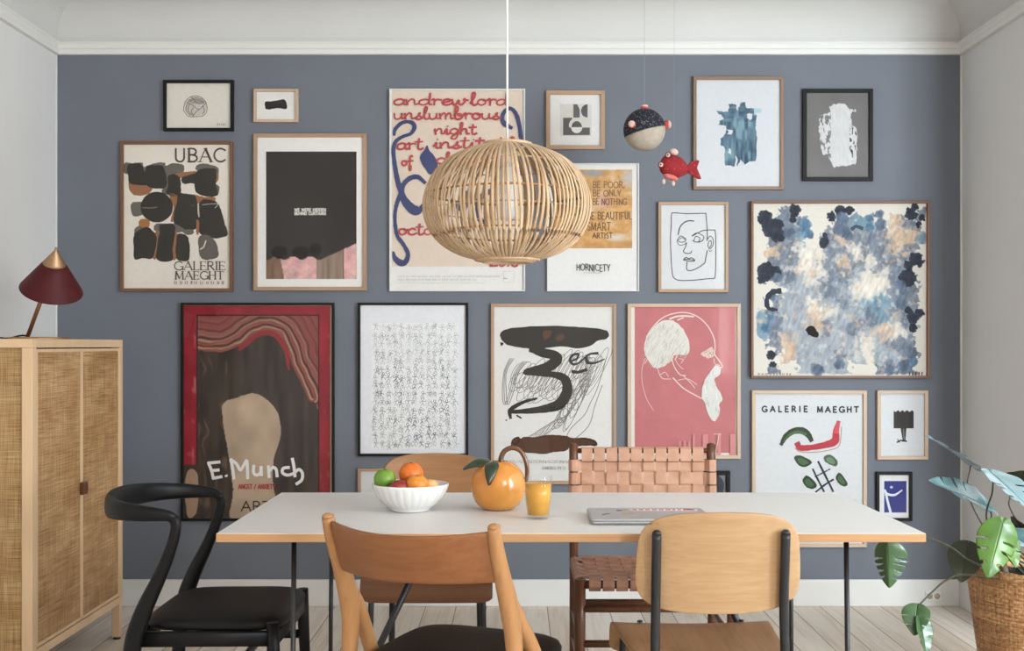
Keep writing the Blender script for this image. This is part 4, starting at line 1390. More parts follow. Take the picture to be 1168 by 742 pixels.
class Art:
    def __init__(s, name, label, cat, rect, bar, fmat, paper, depth=.022, glass=True, hidden=None):
        s.name, s.rect, s.bar, s.fmat, s.depth, s.glass = name, rect, bar, fmat, depth, glass
        s.yp = W - min(.010, depth * .45)
        x0, y0, x1, y1 = rect
        s.loc = P((x0 + x1) / 2, y1, W)
        s.t = thing(name, label, cat, s.loc, 0, 'pictures on the blue wall')
        s.mb = MB()
        s.lay = 0
        s.hold = False
        s.step = .3
        s.slope = 1.6e-6
        s.rnd = random.Random(sum(rect))
        s.crop(0, 0, 1)
        b_ = bar * .5
        s.poly([(x0 + b_, y0 + b_), (x1 - b_, y0 + b_), (x1 - b_, y1 - b_), (x0 + b_, y1 - b_)], paper)
        s.mat = None

    def crop(s, x, y, sc):
        s.cx, s.cy, s.sc = x, y, sc
        return s

    def pt(s, x, y):
        a = P(s.cx + x / s.sc, s.cy + y / s.sc, s.yp)
        return a[0], a[2]

    def nxt(s):
        s.lay += s.step if s.hold else 1
        return s.yp - s.lay * 5e-5

    def flat(s, pts, faces, col, dy=None):
        y = s.nxt()
        s.mb.col = lin(col) if isinstance(col, str) else col
        s.mb.add([(a, y - (dy[i] if dy else 0), b_) for i, (a, b_) in enumerate(s.pt(*q_) for q_ in pts)], faces)

    def poly(s, pts, col, k=0, jit=0):
        if k: pts = [tuple(q_) for q_ in cr(pts, k, True)]
        if jit: pts = [(x + s.rnd.uniform(-jit, jit), y + s.rnd.uniform(-jit, jit)) for x, y in pts]
        s.flat(pts, [list(range(len(pts)))], col)
        return s

    def rectf(s, x0, y0, x1, y1, col):
        return s.poly([(x0, y0), (x1, y0), (x1, y1), (x0, y1)], col)

    def disc(s, x, y, rx, ry, col, n=28, jit=0):
        return s.poly([(x + rx * math.cos(2 * PI * i / n), y + ry * math.sin(2 * PI * i / n)) for i in range(n)], col, 0, jit)

    def stroke(s, pts, w, col, k=6, taper=False, jit=0, fit=None):
        pp = [np.array(q_, float) for q_ in (cr(pts, k) if k and len(pts) > 2 else pts)]
        n = len(pp)
        if n < 2: return s
        L, R = [], []
        for i in range(n):
            t = pp[min(i + 1, n - 1)] - pp[max(i - 1, 0)]
            t = t / (np.linalg.norm(t) + 1e-9)
            f = i / (n - 1)
            ww = (w if not hasattr(w, '__len__') else np.interp(f, np.linspace(0, 1, len(w)), w))
            if taper: ww *= .35 + .65 * math.sin(PI * min(1, max(0, f)))
            ww = ww / 2 + (s.rnd.uniform(-jit, jit) if jit else 0)
            nn = np.array((-t[1], t[0])) * ww
            e = t * (ww * .6) * (1 if i == n - 1 else -1 if i == 0 else 0)
            L.append(tuple(pp[i] + nn + e)); R.append(tuple(pp[i] - nn + e))
        dy = [i * s.slope for i in range(n)]
        s.flat(L + R, [(i, i + 1, n + i + 1, n + i) for i in range(n - 1)], col, dy + dy)
        if not s.hold: s.lay += n * s.slope / 5e-5
        return s

    def text(s, st, x, y, h, col, w=None, width=None, font='sans', space=.14, slant=0, jit=0, curve=None):
        """baseline (x, y) in crop pixels, cap height h; squeezed or stretched to width"""
        s.lay += 1
        s.hold = True
        G = LO if font == 'hand' else UP
        if font == 'hand': space = 0
        adv = sum(G[c][0] + space for c in st) - space
        sx = (width / adv) if width else h
        w = w or h * .12
        px = 0
        for c in st:
            a, strokes = G[c]
            dy = s.rnd.uniform(-jit, jit) * h
            for q_ in strokes:
                m = lambda p: (x + (px + p[0] + slant * p[1]) * sx, y - p[1] * h + dy)
                if font == 'hand':
                    s.stroke([m(p) for p in q_], w * s.rnd.uniform(.8, 1.2), col, 5)
                    continue
                k = 0
                if font == 'serif':
                    if len(q_) == 2:
                        (ax, ay), (bx, by) = q_
                        rising = (bx - ax) * (by - ay) > 0 and abs(bx - ax) > .1
                        ww = w if (abs(by - ay) > .2 and not rising) else w * .42
                        s.stroke([m(q_[0]), m(q_[1])], ww, col, 0)
                        for ex, ey in q_:
                            if (abs(ey) < .01 or abs(ey - 1) < .01) and abs(by - ay) > .5 and c not in 'V':
                                s.stroke([m((ex - .11, ey)), m((ex + .11, ey))], w * .38, col, 0)
                            elif abs(by - ay) < .01 and ex > ax + .2:
                                s.stroke([m((ex, ey)), m((ex, ey + (.16 if ey < .3 else -.16)))], w * .4, col, 0)
                    else:
                        s.stroke([m(p) for p in q_], w * .8, col, 0)
                else:
                    s.stroke([m((p[0] + s.rnd.uniform(-jit, jit) * .3, p[1])) for p in q_], w, col, 0)
            px += a + space
        s.hold = False
        return s

    def line(s, x0, x1, y, h, col, words=9):
        """small print far below reading size: a row of short word strokes"""
        s.lay += 1
        s.hold = True
        x = x0
        while x < x1:
            w = min(s.rnd.uniform(.03, .09) * (x1 - x0), x1 - x)
            yy = y
            n = max(2, int(w / (h * .8)))
            for i in range(n):
                xx = x + w * i / n
                s.stroke([(xx, yy + h * .5), (xx + h * .08, yy - h * s.rnd.uniform(.3, .6))], h * .26, col, 0)
            x += w + h * .7
        s.hold = False
        return s

    def grid(s, x0, y0, x1, y1, nx, ny, fn):
        """painted patch: fn(x, y) gives (rgb array, mask) in crop pixels"""
        xs, ys = np.meshgrid(np.linspace(x0, x1, nx), np.linspace(y0, y1, ny))
        col, mask = fn(xs, ys)
        s.lay += 4
        y = s.nxt()
        A = [s.pt(a, b_) for a, b_ in zip(xs.ravel(), ys.ravel())]
        c = np.clip(col.reshape(-1, 3), 0, 1)
        cl = np.where(c <= .04045, c / 12.92, ((c + .055) / 1.055) ** 2.4)
        mk = None if mask is None else mask.ravel()
        fs = []
        for j in range(ny - 1):
            for i in range(nx - 1):
                q_ = (j * nx + i, j * nx + i + 1, (j + 1) * nx + i + 1, (j + 1) * nx + i)
                if mk is None or sum(mk[k] for k in q_) >= 3: fs.append(q_)
        s.mb.add([(a, y, b_) for a, b_ in A], fs, [tuple(r) for r in cl])
        return s

    def passepartout(s, win, col):
        """bevelled mount with a window (photo pixels) over the sheet"""
        x0, y0, x1, y1 = s.rect
        b_ = s.bar * .5
        s.mat = (x0 + b_, y0 + b_, x1 - b_, y1 - b_, win, col)
        return s

    def finish(s):
        s.mb.build('print', M['print'], s.t, fix=False, colour=True)
        x0, y0, x1, y1 = s.rect
        yf, yb = W - s.depth, W - .0008
        b_ = s.bar
        def pts(u, v): return P(u, v, yf)
        O = [pts(x0, y0), pts(x1, y0), pts(x1, y1), pts(x0, y1)]
        I = [pts(x0 + b_, y0 + b_), pts(x1 - b_, y0 + b_), pts(x1 - b_, y1 - b_), pts(x0 + b_, y1 - b_)]
        mb = MB()
        for i in range(4):
            j = (i + 1) % 4
            mb.mi = 1 if i in (0, 2) else 0
            q_ = [O[i], O[j], I[j], I[i]]
            vs = [(a, yf, c) for a, _, c in q_] + [(a, yb, c) for a, _, c in q_]
            mb.add(vs, [(0, 1, 2, 3), (7, 6, 5, 4), (0, 4, 5, 1), (1, 5, 6, 2), (2, 6, 7, 3), (3, 7, 4, 0)])
        mb.build('frame', [M[s.fmat], M[s.fmat + '_h']], s.t, bevel=.0012)
        e = .6
        A, B = pts(x0 + b_ * e, y0 + b_ * e), pts(x1 - b_ * e, y1 - b_ * e)
        MB().box(A[0], B[0], s.yp + .0008, W - .003, B[2], A[2]).build('backing_board', M['oak'], s.t)
        if s.mat:
            mx0, my0, mx1, my1, (wx0, wy0, wx1, wy1), col = s.mat
            ya, yb_ = s.yp - .0024, s.yp - .0012
            mb = MB()
            mb.col = lin(col)
            o = [P(*q_, s.yp) for q_ in ((mx0, my0), (mx1, my0), (mx1, my1), (mx0, my1))]
            w_ = [P(*q_, s.yp) for q_ in ((wx0, wy0), (wx1, wy0), (wx1, wy1), (wx0, wy1))]
            c = (np.array(w_[0]) + np.array(w_[2])) / 2
            vs = [(a, ya, z) for a, _, z in o] + [(a, ya, z) for a, _, z in w_] + [(c[0] + (a - c[0]) * 1 , yb_, z) for a, _, z in w_]
            mb.add(vs, [(i, (i + 1) % 4, 4 + (i + 1) % 4, 4 + i) for i in range(4)] + [(4 + i, 4 + (i + 1) % 4, 8 + (i + 1) % 4, 8 + i) for i in range(4)])
            mb.build('mount', M['print'], s.t, fix=False, colour=True)
        if s.glass:
            g0, g1 = W - s.depth + .004, W - s.depth + .006
            MB().box(A[0], B[0], g0, g0 + .0012, B[2], A[2]).build('glazing', M['glass'], s.t)
        return s.t


K = '#2b2825'   # warm printing black
# ---- 1 small black frame with pencil shell
a = Art('framed_drawing', 'small black frame with pencil drawing of a round shell, topmost at the left', 'picture', (186, 91, 266, 149), 3.4, 'frame_black', '#e0dace')
a.crop(0, 0, 3.893)
a.disc(869, 472, 50, 44, '#cbc5ba')
for p in ([(815, 490), (822, 452), (850, 428), (885, 428), (912, 450), (920, 485), (905, 512), (870, 518), (835, 515), (815, 490)],
          [(832, 455), (860, 470), (885, 485), (915, 455)], [(832, 455), (826, 490), (845, 514)], [(885, 485), (868, 500), (855, 516)],
          [(850, 430), (880, 460), (912, 450)], [(835, 452), (870, 440), (905, 452)], [(840, 462), (835, 490), (850, 510)], [(900, 470), (908, 490), (900, 510)],
          [(838, 446), (868, 434), (900, 442)], [(860, 475), (850, 495), (860, 514)]):
    a.stroke(p, 2.8, '#66635e')
for i in range(16):
    a.stroke([(840 + i * 4.3, 440 + abs(i - 8) * 1.2), (852 + i * 3.6, 458 + (i % 3) * 2)], 1.6, '#8a867f', 0)
a.line(966, 1000, 552, 9, '#8d897f')
a.finish()

# ---- 2 tiny pale frame with black brush mark
a = Art('framed_print', 'tiny pale wooden frame with one black brush mark on white paper', 'picture', (289, 101, 340, 139), 3.2, 'frame_pale', '#e8e5e0')
a.crop(280, 80, 2.856)
a.poly([(62, 112), (66, 103), (84, 101), (110, 98), (122, 94), (130, 98), (134, 110), (135, 124), (122, 126), (100, 124), (80, 128), (66, 127), (64, 120)], '#2f2d2c', 3, 1)
a.finish()

# ---- 3 brown framed UBAC poster
a = Art('framed_poster', 'brown framed cream exhibition poster covered with black stone shapes', 'picture', (137, 161, 265, 332), 3.4, 'frame_brown', '#e8dfd2')
a.crop(134, 156, 7.897)
br, gy_, dk = '#9a6a48', '#6d675f', '#393530'
J = 3
def blob(pts, c):
    mx_, my_ = sum(q_[0] for q_ in pts) / len(pts), sum(q_[1] for q_ in pts) / len(pts)
    a.poly([(mx_ + (x - mx_) * 1.06, my_ + (y - my_) * 1.06) for x, y in pts], c, 5, 3.2)
blob([(75, 250), (95, 230), (140, 240), (170, 235), (230, 232), (240, 270), (260, 265), (330, 240), (420, 232), (430, 260), (480, 240), (520, 240), (580, 255), (580, 310), (540, 330), (440, 340), (250, 330), (90, 330)], gy_)
blob([(715, 265), (760, 245), (830, 250), (900, 280), (905, 330), (885, 400), (800, 330), (715, 300)], gy_)
blob([(110, 410), (200, 420), (300, 450), (290, 500), (220, 525), (150, 520), (115, 480)], br)
blob([(540, 330), (620, 318), (720, 310), (720, 350), (600, 365), (550, 370)], br)
blob([(870, 330), (905, 340), (905, 390), (870, 410)], br)
blob([(470, 520), (550, 525), (560, 600), (520, 740), (480, 745), (505, 640)], br)
blob([(690, 520), (760, 540), (870, 545), (860, 590), (780, 585), (715, 600)], br)
blob([(130, 600), (170, 590), (230, 590), (250, 650), (220, 700), (150, 712), (125, 660)], gy_)
blob([(430, 330), (480, 330), (460, 500), (520, 530), (440, 515), (400, 490), (430, 430)], gy_)
blob([(880, 430), (915, 450), (915, 490), (890, 520)], gy_)
blob([(95, 262), (140, 245), (205, 248), (240, 310), (265, 340), (270, 420), (200, 430), (110, 410), (100, 340)], dk)
blob([(260, 280), (300, 262), (400, 265), (430, 330), (440, 420), (400, 460), (280, 440), (262, 360)], dk)
blob([(455, 365), (500, 340), (560, 370), (568, 450), (560, 520), (490, 505), (440, 500), (460, 430)], dk)
blob([(590, 370), (640, 350), (700, 330), (760, 295), (870, 292), (885, 350), (880, 430), (895, 520), (800, 530), (710, 495), (690, 420), (620, 425), (590, 410)], dk)
a.disc(355, 632, 146, 138, dk, 40, 1.5)
blob([(555, 520), (620, 520), (700, 545), (715, 640), (722, 745), (700, 820), (600, 830), (515, 770), (520, 660), (540, 600)], dk)
blob([(755, 590), (790, 570), (880, 590), (920, 640), (955, 760), (985, 850), (960, 890), (850, 900), (740, 850), (735, 700), (740, 620)], dk)
a.crop(134, 245, 8.154)
blob([(200, 60), (240, 38), (290, 55), (290, 115), (230, 130), (205, 110)], '#a97444')
blob([(160, 140), (200, 105), (240, 130), (200, 190), (165, 220)], gy_)
blob([(345, 110), (380, 82), (520, 85), (600, 120), (600, 155), (480, 160), (370, 155)], gy_)
blob([(600, 140), (700, 140), (700, 175), (660, 185), (620, 170)], gy_)
blob([(345, 180), (390, 180), (360, 390), (330, 390), (335, 300)], br)
blob([(520, 185), (560, 190), (550, 385), (510, 390)], br)
blob([(735, 60), (758, 60), (755, 170), (735, 170)], br)
blob([(160, 200), (200, 150), (270, 120), (335, 165), (358, 230), (325, 390), (240, 392), (165, 405), (155, 300)], dk)
blob([(395, 105), (450, 92), (525, 100), (530, 200), (510, 300), (505, 412), (370, 402), (380, 250), (395, 160)], dk)
blob([(560, 195), (600, 182), (650, 205), (670, 280), (668, 360), (655, 415), (565, 415), (545, 330)], dk)
blob([(765, 210), (830, 190), (900, 240), (935, 345), (915, 395), (820, 412), (775, 380), (758, 290)], '#67615a')
a.stroke([(770, 318), (800, 300), (815, 265), (822, 240)], 12, '#d8d0c4')
a.crop(134, 156, 7.897)
a.stroke([(225, 638), (300, 640), (355, 632)], 7, '#8a847c'); a.stroke([(765, 612), (830, 605), (905, 605), (880, 640)], 6, '#bdb6ab'); a.stroke([(665, 620), (690, 618)], 9, '#56575a')
a.stroke([(730, 600), (735, 720)], 9, '#d8d0c4', 0)
a.text('UBAC', 515, 224, 118, '#55433a', 20, 455, 'serif', .17)
a.crop(134, 245, 8.154)
a.text('GALERIE', 530, 512, 78, '#63574f', 13, 470, 'serif', .12)
a.text('MAEGHT', 538, 598, 72, '#63574f', 13, 450, 'serif', .12)
a.line(532, 1000, 630, 26, '#8f857b'); a.line(100, 500, 635, 5, '#c4bbae')
a.finish()

# ---- 4 oak frame, black photograph
a = Art('framed_print', 'oak framed mostly black print with pink strip below, in white mount', 'picture', (289, 152, 418, 331), 4.2, 'frame_oak', '#dad7d1')
a.crop(280, 80, 2.856)
def hid(x, y):
    c = np.ones(x.shape + (3,)) * rgb('#35302e')
    n = fbm(x / 40, y / 40, 3)
    c += (n - .5)[..., None] * .008
    top = 612 + 6 * np.sin(x / 9)
    top = np.where(x > 255, 612 - (x - 255) * .45, top)
    m = y > top
    pk = rgb('#d8ada5') * (.86 + .3 * fbm(x / 16, y / 16, 9))[..., None]
    pk[..., 1] *= .92 + .1 * vnoise(x / 12, y / 30, 4)
    bn = rgb('#7b5f4d') * (.85 + .3 * vnoise(x / 8, y / 60, 5))[..., None]
    tp = rgb('#8f7b6c') * (.85 + .3 * vnoise(x / 9, y / 70, 6))[..., None]
    low = np.where((x < 113 + (y - 612) * .2)[..., None], bn, pk)
    low = np.where(((x > 232) & (x < 316))[..., None], tp, low)
    low = np.where(((x > 316) & (x < 322))[..., None], bn * .8, low)
    h = [(112, 592, 24, 20), (180, 592, 26, 19), (228, 584, 18, 18)]
    hair = np.zeros(x.shape, bool)
    for hx, hy, rx, ry in h: hair |= ((x - hx) / rx) ** 2 + ((y - hy) / ry) ** 2 < 1 + .3 * vnoise(x / 4, y / 4, 8)
    c = np.where(m[..., None], low, c)
    c = np.where((hair & ~(y > 618))[..., None], rgb('#1d1815') + 0 * c, c)
    e = (((x - 168) / 10) ** 2 + ((y - 664) / 8) ** 2 < 1) & m
    c = np.where(e[..., None], pk * .9, c)
    return c, None
a.grid(67, 265, 362, 680, 90, 130, hid)
a.text('WE WERE HIDDEN', 160, 459, 9, '#e3dfda', 2.4, 102)
a.text('BEHIND CURTAINS', 160, 471, 9, '#e3dfda', 2.4, 102)
a.passepartout((280 + 67 / 2.856, 80 + 265 / 2.856, 280 + 362 / 2.856, 80 + 680 / 2.856), '#eae7e2')
a.finish()

# ---- 5 handwritten red and blue poster
a = Art('framed_poster', 'white framed beige poster of red handwriting and looping blue brush line', 'picture', (444, 101, 599, 332), 1.6, 'frame_white', '#e4e1dc', depth=.02)
a.crop(440, 98, 6.87)
bg, rd, bl = '#dcc9b6', '#b54a4c', '#45487a'
a.crop(440, 200, 5.494)
def beige(x, y):
    return (rgb('#dccab8') * (.985 + .03 * fbm(x / 60, y / 60, 2))[..., None]), None
a.grid(38, -540, 852, 570, 60, 90, beige)
a.line(80, 720, 632, 9, '#a7a39d'); a.line(80, 570, 652, 9, '#a7a39d'); a.line(80, 620, 672, 6, '#c3bfb9')
for p in ([(738, 600), (804, 600), (804, 670), (738, 670), (738, 600)],): a.stroke(p, 3, '#c9c5bf', 0)
a.stroke([(740, 644), (760, 646)], 5, '#9d9a94', 0)
a.crop(440, 98, 6.87)
bluecol = '#444a72'
a.stroke([(66, 385), (75, 340), (120, 295), (170, 280), (215, 295), (225, 330), (195, 375), (140, 395), (85, 430), (62, 480), (64, 560), (85, 700), (110, 800), (150, 880), (210, 945), (240, 960)], [22, 30, 30, 26, 34, 34, 26, 26, 30, 30, 32, 40, 42, 36, 40, 40], bluecol, 8, jit=1.2)
a.crop(440, 200, 5.494)
a.stroke([(236, 190), (190, 235), (130, 190), (100, 110), (110, 60), (150, 20), (200, 10), (245, 45)], [32, 34, 34, 38, 30, 30, 30, 22], bluecol, 8, jit=1.2)
a.stroke([(95, 110), (70, 180), (58, 260), (70, 370), (110, 430), (140, 490), (125, 540), (95, 548), (60, 520), (48, 480)], [26, 26, 22, 24, 24, 26, 34, 44, 34, 14], bluecol, 8, jit=1.2)
a.crop(440, 98, 6.87)
a.poly([(325, 465), (345, 510), (375, 540), (405, 600), (400, 650), (350, 695), (310, 650), (275, 590), (272, 545), (300, 505)], bluecol, 4, 1.5)
a.stroke([(985, 330), (935, 300), (915, 270), (920, 220), (950, 185), (985, 180), (1020, 220), (1045, 300), (1058, 400), (1066, 520), (1060, 640), (1010, 760), (900, 800), (760, 860), (700, 980), (760, 1060), (850, 1040)], [26, 44, 34, 30, 30, 28, 34, 34, 30, 28, 30, 36, 44, 40, 44, 40, 30], bluecol, 8, jit=1.2)
a.stroke([(520, 900), (600, 960), (640, 880), (600, 820)], 46, bluecol, 8, jit=1.2)
for tx, x, y, h, wd in (('andrew', 58, 150, 90, 580), ('lord', 660, 152, 95, 290), ('unslumbrous', 62, 262, 96, 830), ('night', 380, 380, 88, 330), ('art', 84, 498, 96, 205), ('institute', 372, 490, 96, 640), ('of', 120, 625, 78, 96), ('chicago', 392, 610, 88, 560)):
    a.text(tx, x, y, h, rd, 14.5, wd, 'hand')
a.disc(992, 420, 22, 26, rd)
a.crop(440, 200, 5.494)
a.text('october', 76, 372, 78, rd, 10.5, 380, 'hand');
a.text('2018', 648, 570, 76, rd, 11, 186, 'hand')
a.finish()

# ---- 6 small geometric print
a = Art('framed_print', 'small square oak frame with grey geometric half circles, right of the lamp cord', 'picture', (623, 103, 690, 170), 4.6, 'frame_oak', '#dddbd8')
a.crop(615, 95, 8.73)
g1 = '#5f5d5d'
a.rectf(208, 205, 520, 525, '#cfcbc4')
a.rectf(340, 208, 404, 340, g1); a.poly([(380, 208), (404, 208), (404, 260)] , '#cfcbc4')
a.poly([(482, 208)] + [(482 - 66 * math.sin(t), 274 - 66 * math.cos(t)) for t in [PI * i / 14 for i in range(15)]], g1)
a.rectf(238, 342, 330, 515, g1); a.rectf(238, 440, 505, 515, g1)
a.poly([(300, 440)] + [(374 - 78 * math.cos(t), 420 - 78 * math.sin(t)) for t in [PI * i / 14 for i in range(15)]], '#cfcbc4')
a.poly([(322 + 52 - 52 * math.cos(t), 436 - 60 * math.sin(t)) for t in [PI * i / 16 for i in range(17)]], g1)
a.poly([(318 + 56 - 56 * math.cos(t), 438 + 58 * math.sin(t)) for t in [PI * i / 16 for i in range(17)]], '#d9d6d0')
a.finish()

# ---- 7 poster with orange handwritten block
a = Art('framed_poster', 'white poster with orange scrawled block behind the right of the rattan lamp', 'picture', (624, 186, 729, 332), 1.3, 'frame_white', '#e0dedb', depth=.018)
a.crop(650, 184, 4.95)
def orange(x, y):
    n, n2 = fbm(x / 60, y / 60, 21), fbm(x / 25, y / 18, 25)
    c = rgb('#c99a62') * (.88 + .26 * n2)[..., None]
    c = c * (1 - (np.clip((n - .55) * 5, 0, 1) * .55)[..., None]) + rgb('#dcc8ac') * (np.clip((n - .55) * 5, 0, 1) * .55)[..., None]
    b1 = np.clip(1 - np.hypot((x - 130) / 75, (y - 68) / 22), 0, 1) ** .5
    b2 = np.clip(1 - np.hypot((x - 335) / 55, (y - 95) / 55), 0, 1) ** .5
    b3 = np.clip(1 - np.hypot((x - 265) / 70, (y - 430) / 26), 0, 1) ** .5
    p1 = np.clip(1 - np.hypot((x - 200) / 50, (y - 225) / 50), 0, 1) ** .6 * np.clip(n2 * 2 - .3, 0, 1)
    for m, h in ((b1, '#7f96ad'), (b2, '#b9bfc6'), (b3, '#d3d2cf'), (p1, '#c58a90')):
        c = c * (1 - m[..., None] * .85) + rgb(h) * (m[..., None] * .85)
    br_ = np.clip((y - 440) / 60, 0, 1)[..., None] * .5
    return c * (1 - br_) + rgb('#b9824a') * br_, None
a.grid(-95, 46, 352, 490, 90, 90, orange)
ik = '#7a5a40'
for tx, x, y, h, wd in (('BE POOR,', 130, 148, 34, 180), ('BE ONLY', 130, 196, 34, 158), ('BE NOTHING', 130, 244, 34, 190), ('BE BEAUTIFUL', 100, 326, 40, 250), ('SMART', 98, 390, 44, 132), ('ARTIST', 128, 434, 30, 112)):
    a.text(tx, x, y, h, ik, 5, wd, jit=.06)
a.crop(460, 140, 3.71)
a.text('HORNICETY', 733, 626, 27, '#2e2c2b', 3.4, 142, jit=.1)
a.line(765, 838, 634, 5, '#a5a29e')
a.finish()

# ---- 8 blue brushwork
a = Art('framed_painting', 'brown framed white sheet with blue grey brush strokes, right of the hanging fish', 'picture', (791, 87, 894, 216), 3.6, 'frame_dark', '#cfd1d4')
a.crop(780, 80, 4.948)
polys = [[(185, 228), (250, 235), (255, 190), (295, 192), (300, 230), (320, 185), (350, 178), (352, 215), (395, 215), (440, 215), (440, 240), (410, 245), (408, 330), (415, 480), (400, 512), (370, 512), (345, 535), (318, 500), (310, 540), (290, 540), (280, 545), (230, 538), (232, 440), (210, 425), (205, 385), (235, 360), (240, 315), (200, 310), (198, 285), (230, 270), (195, 250)]]
hole = [[(250, 330), (275, 340), (270, 360), (248, 362)], [(360, 240), (385, 245), (382, 278), (362, 275)], [(252, 440), (268, 445), (262, 475), (252, 470)], [(292, 485), (303, 500), (300, 540), (288, 540)]]
def bluebrush(x, y):
    wx = x + 16 * (fbm(x / 14, y / 14, 31) - .5); wy = y + 16 * (fbm(x / 14, y / 14, 37) - .5)
    m = inpoly(wx, wy, polys[0])
    for h in hole: m &= ~inpoly(wx, wy, h)
    st = fbm(x / 12, y / 70, 41); st2 = fbm(x / 40, y / 14, 43)
    k = np.where(y < 290, st2, st)
    c = rgb('#506a7b') + (k - .5)[..., None] * np.array((.34, .36, .36))
    lt = np.clip((vnoise(x / 16, y / 60, 47) - .55) * 4, 0, 1)[..., None]
    c = c * (1 - lt * .6) + rgb('#93b4bd') * lt * .6
    c = np.where(((x > 395) & (y < 250))[..., None], rgb('#a9c6cc') + 0 * c, c)
    return c, m
a.grid(175, 165, 450, 555, 130, 180, bluebrush)
a.finish()

# ---- 9 black frame, white brush on grey
a = Art('framed_painting', 'small black frame with thick white brush stroke on grey ground, upper right', 'picture', (916, 101, 996, 206), 4.4, 'frame_black', '#716f6d')
a.crop(780, 80, 4.948)
wp = [(765, 255), (830, 240), (822, 205), (850, 192), (910, 190), (935, 220), (970, 218), (968, 235), (940, 245), (948, 300), (975, 340), (978, 400), (975, 530), (900, 540), (845, 548), (830, 510), (812, 490), (825, 472), (785, 478), (772, 430), (765, 340)]
def whitebrush(x, y):
    c = np.ones(x.shape + (3,)) * rgb('#716f6d') * (.96 + .08 * fbm(x / 50, y / 50, 51))[..., None]
    wx = x + 14 * (fbm(x / 10, y / 10, 53) - .5); wy = y + 14 * (fbm(x / 10, y / 10, 57) - .5)
    m = inpoly(wx, wy, wp)
    n = fbm(x / 8, y / 22, 59)
    edge = (x < 830) | (x > 935)
    m &= ~(edge & (n < .40))
    w_ = rgb('#cbcbca') * (.95 + .1 * fbm(x / 10, y / 40, 61))[..., None]
    dk_ = (x > 936) & inpoly(wx, wy, wp) & ~m
    c = np.where(dk_[..., None], rgb('#3c3b3c') + 0 * c, c)
    return np.where(m[..., None], w_, c), None
a.grid(690, 122, 1055, 606, 130, 170, whitebrush)
a.finish()

# ---- 10 line face
a = Art('framed_drawing', 'pale oak frame with single line drawing of a face, below the red fish', 'picture', (751, 230, 831, 333), 3.4, 'frame_oak', '#d2d2d3')
a.crop(746, 226, 6.622)
ln = '#4d4b4a'
for p, w_ in (([(400, 320), (402, 260), (392, 125), (380, 114), (250, 116), (150, 110), (132, 122), (130, 200), (124, 300), (128, 430), (135, 540), (150, 600), (200, 620), (300, 618), (400, 608), (452, 604), (462, 585), (466, 470), (466, 330), (462, 250), (450, 240), (378, 242), (330, 262), (290, 285)], 7),
           ([(182, 275), (195, 220), (225, 185), (262, 170), (300, 172)], 9), ([(246, 335), (236, 370), (222, 400), (240, 415), (275, 414), (284, 398)], 7),
           ([(175, 320), (200, 285), (240, 308), (225, 330), (190, 328), (178, 310)], 6), ([(172, 325), (190, 352), (225, 350), (245, 335)], 5), ([(190, 310), (212, 298), (235, 312)], 5),
           ([(285, 285), (325, 262), (375, 290), (360, 322), (315, 330), (290, 318)], 6), ([(300, 322), (315, 288), (345, 300), (340, 325)], 6), ([(305, 330), (340, 332), (370, 318)], 5),
           ([(222, 465), (240, 446), (262, 455), (285, 450), (308, 470), (280, 476), (240, 470), (222, 465)], 7), ([(232, 460), (270, 462), (300, 468)], 6), ([(250, 480), (246, 530), (262, 546), (310, 536), (380, 490), (390, 450), (402, 395)], 7),
           ([(402, 310), (425, 285), (445, 310), (446, 350), (425, 380), (408, 365), (412, 330), (428, 320), (432, 350), (420, 372)], 6), ([(415, 385), (422, 402), (438, 392)], 4)):
    a.stroke(p, w_, ln)
a.finish()

# ---- 11 big painting
a = Art('framed_painting', 'largest square painting of blue grey blots on cream, thin brown frame', 'picture', (857, 229, 1061, 431), 2.6, 'frame_brown', '#e2dbcf', depth=.03, glass=False)
a.crop(840, 210, 3.225)
ROWS = ["..S.........S", ".SSS..STT.BS.", ".SST.SBSSSBBT", ".BSWWSSWSSBS.", ".SSWWSBSWSSS.", ".SSLWSSLWWSS.", "..LLLSLWWWSS.",
        ".SLLWLSLTTSS.", "TSLLBWLLSTLS.", "TSLLBSLSLBWL.", ".SBLLLLLWLSS.", "..BLLLSLWLLS.", ".S.LSLL..SSS."]
PAL = {'.': '#d6d0c5', 'D': '#333845', 'S': '#717a87', 'L': '#9ba2a9', 'W': '#d6cec2', 'B': '#c4ab93', 'T': '#76919f', 'N': '#221f20'}
paln = np.array([[rgb(PAL[c]) for c in r] for r in ROWS])
inkm = np.array([[0.0 if c == '.' else 1.0 for c in r] for r in ROWS])
dkm = np.array([[1.0 if c in 'D' else 0.0 for c in r] for r in ROWS])
dk3, sl3, bl3 = '#31353f', '#5b6778', '#56738a'
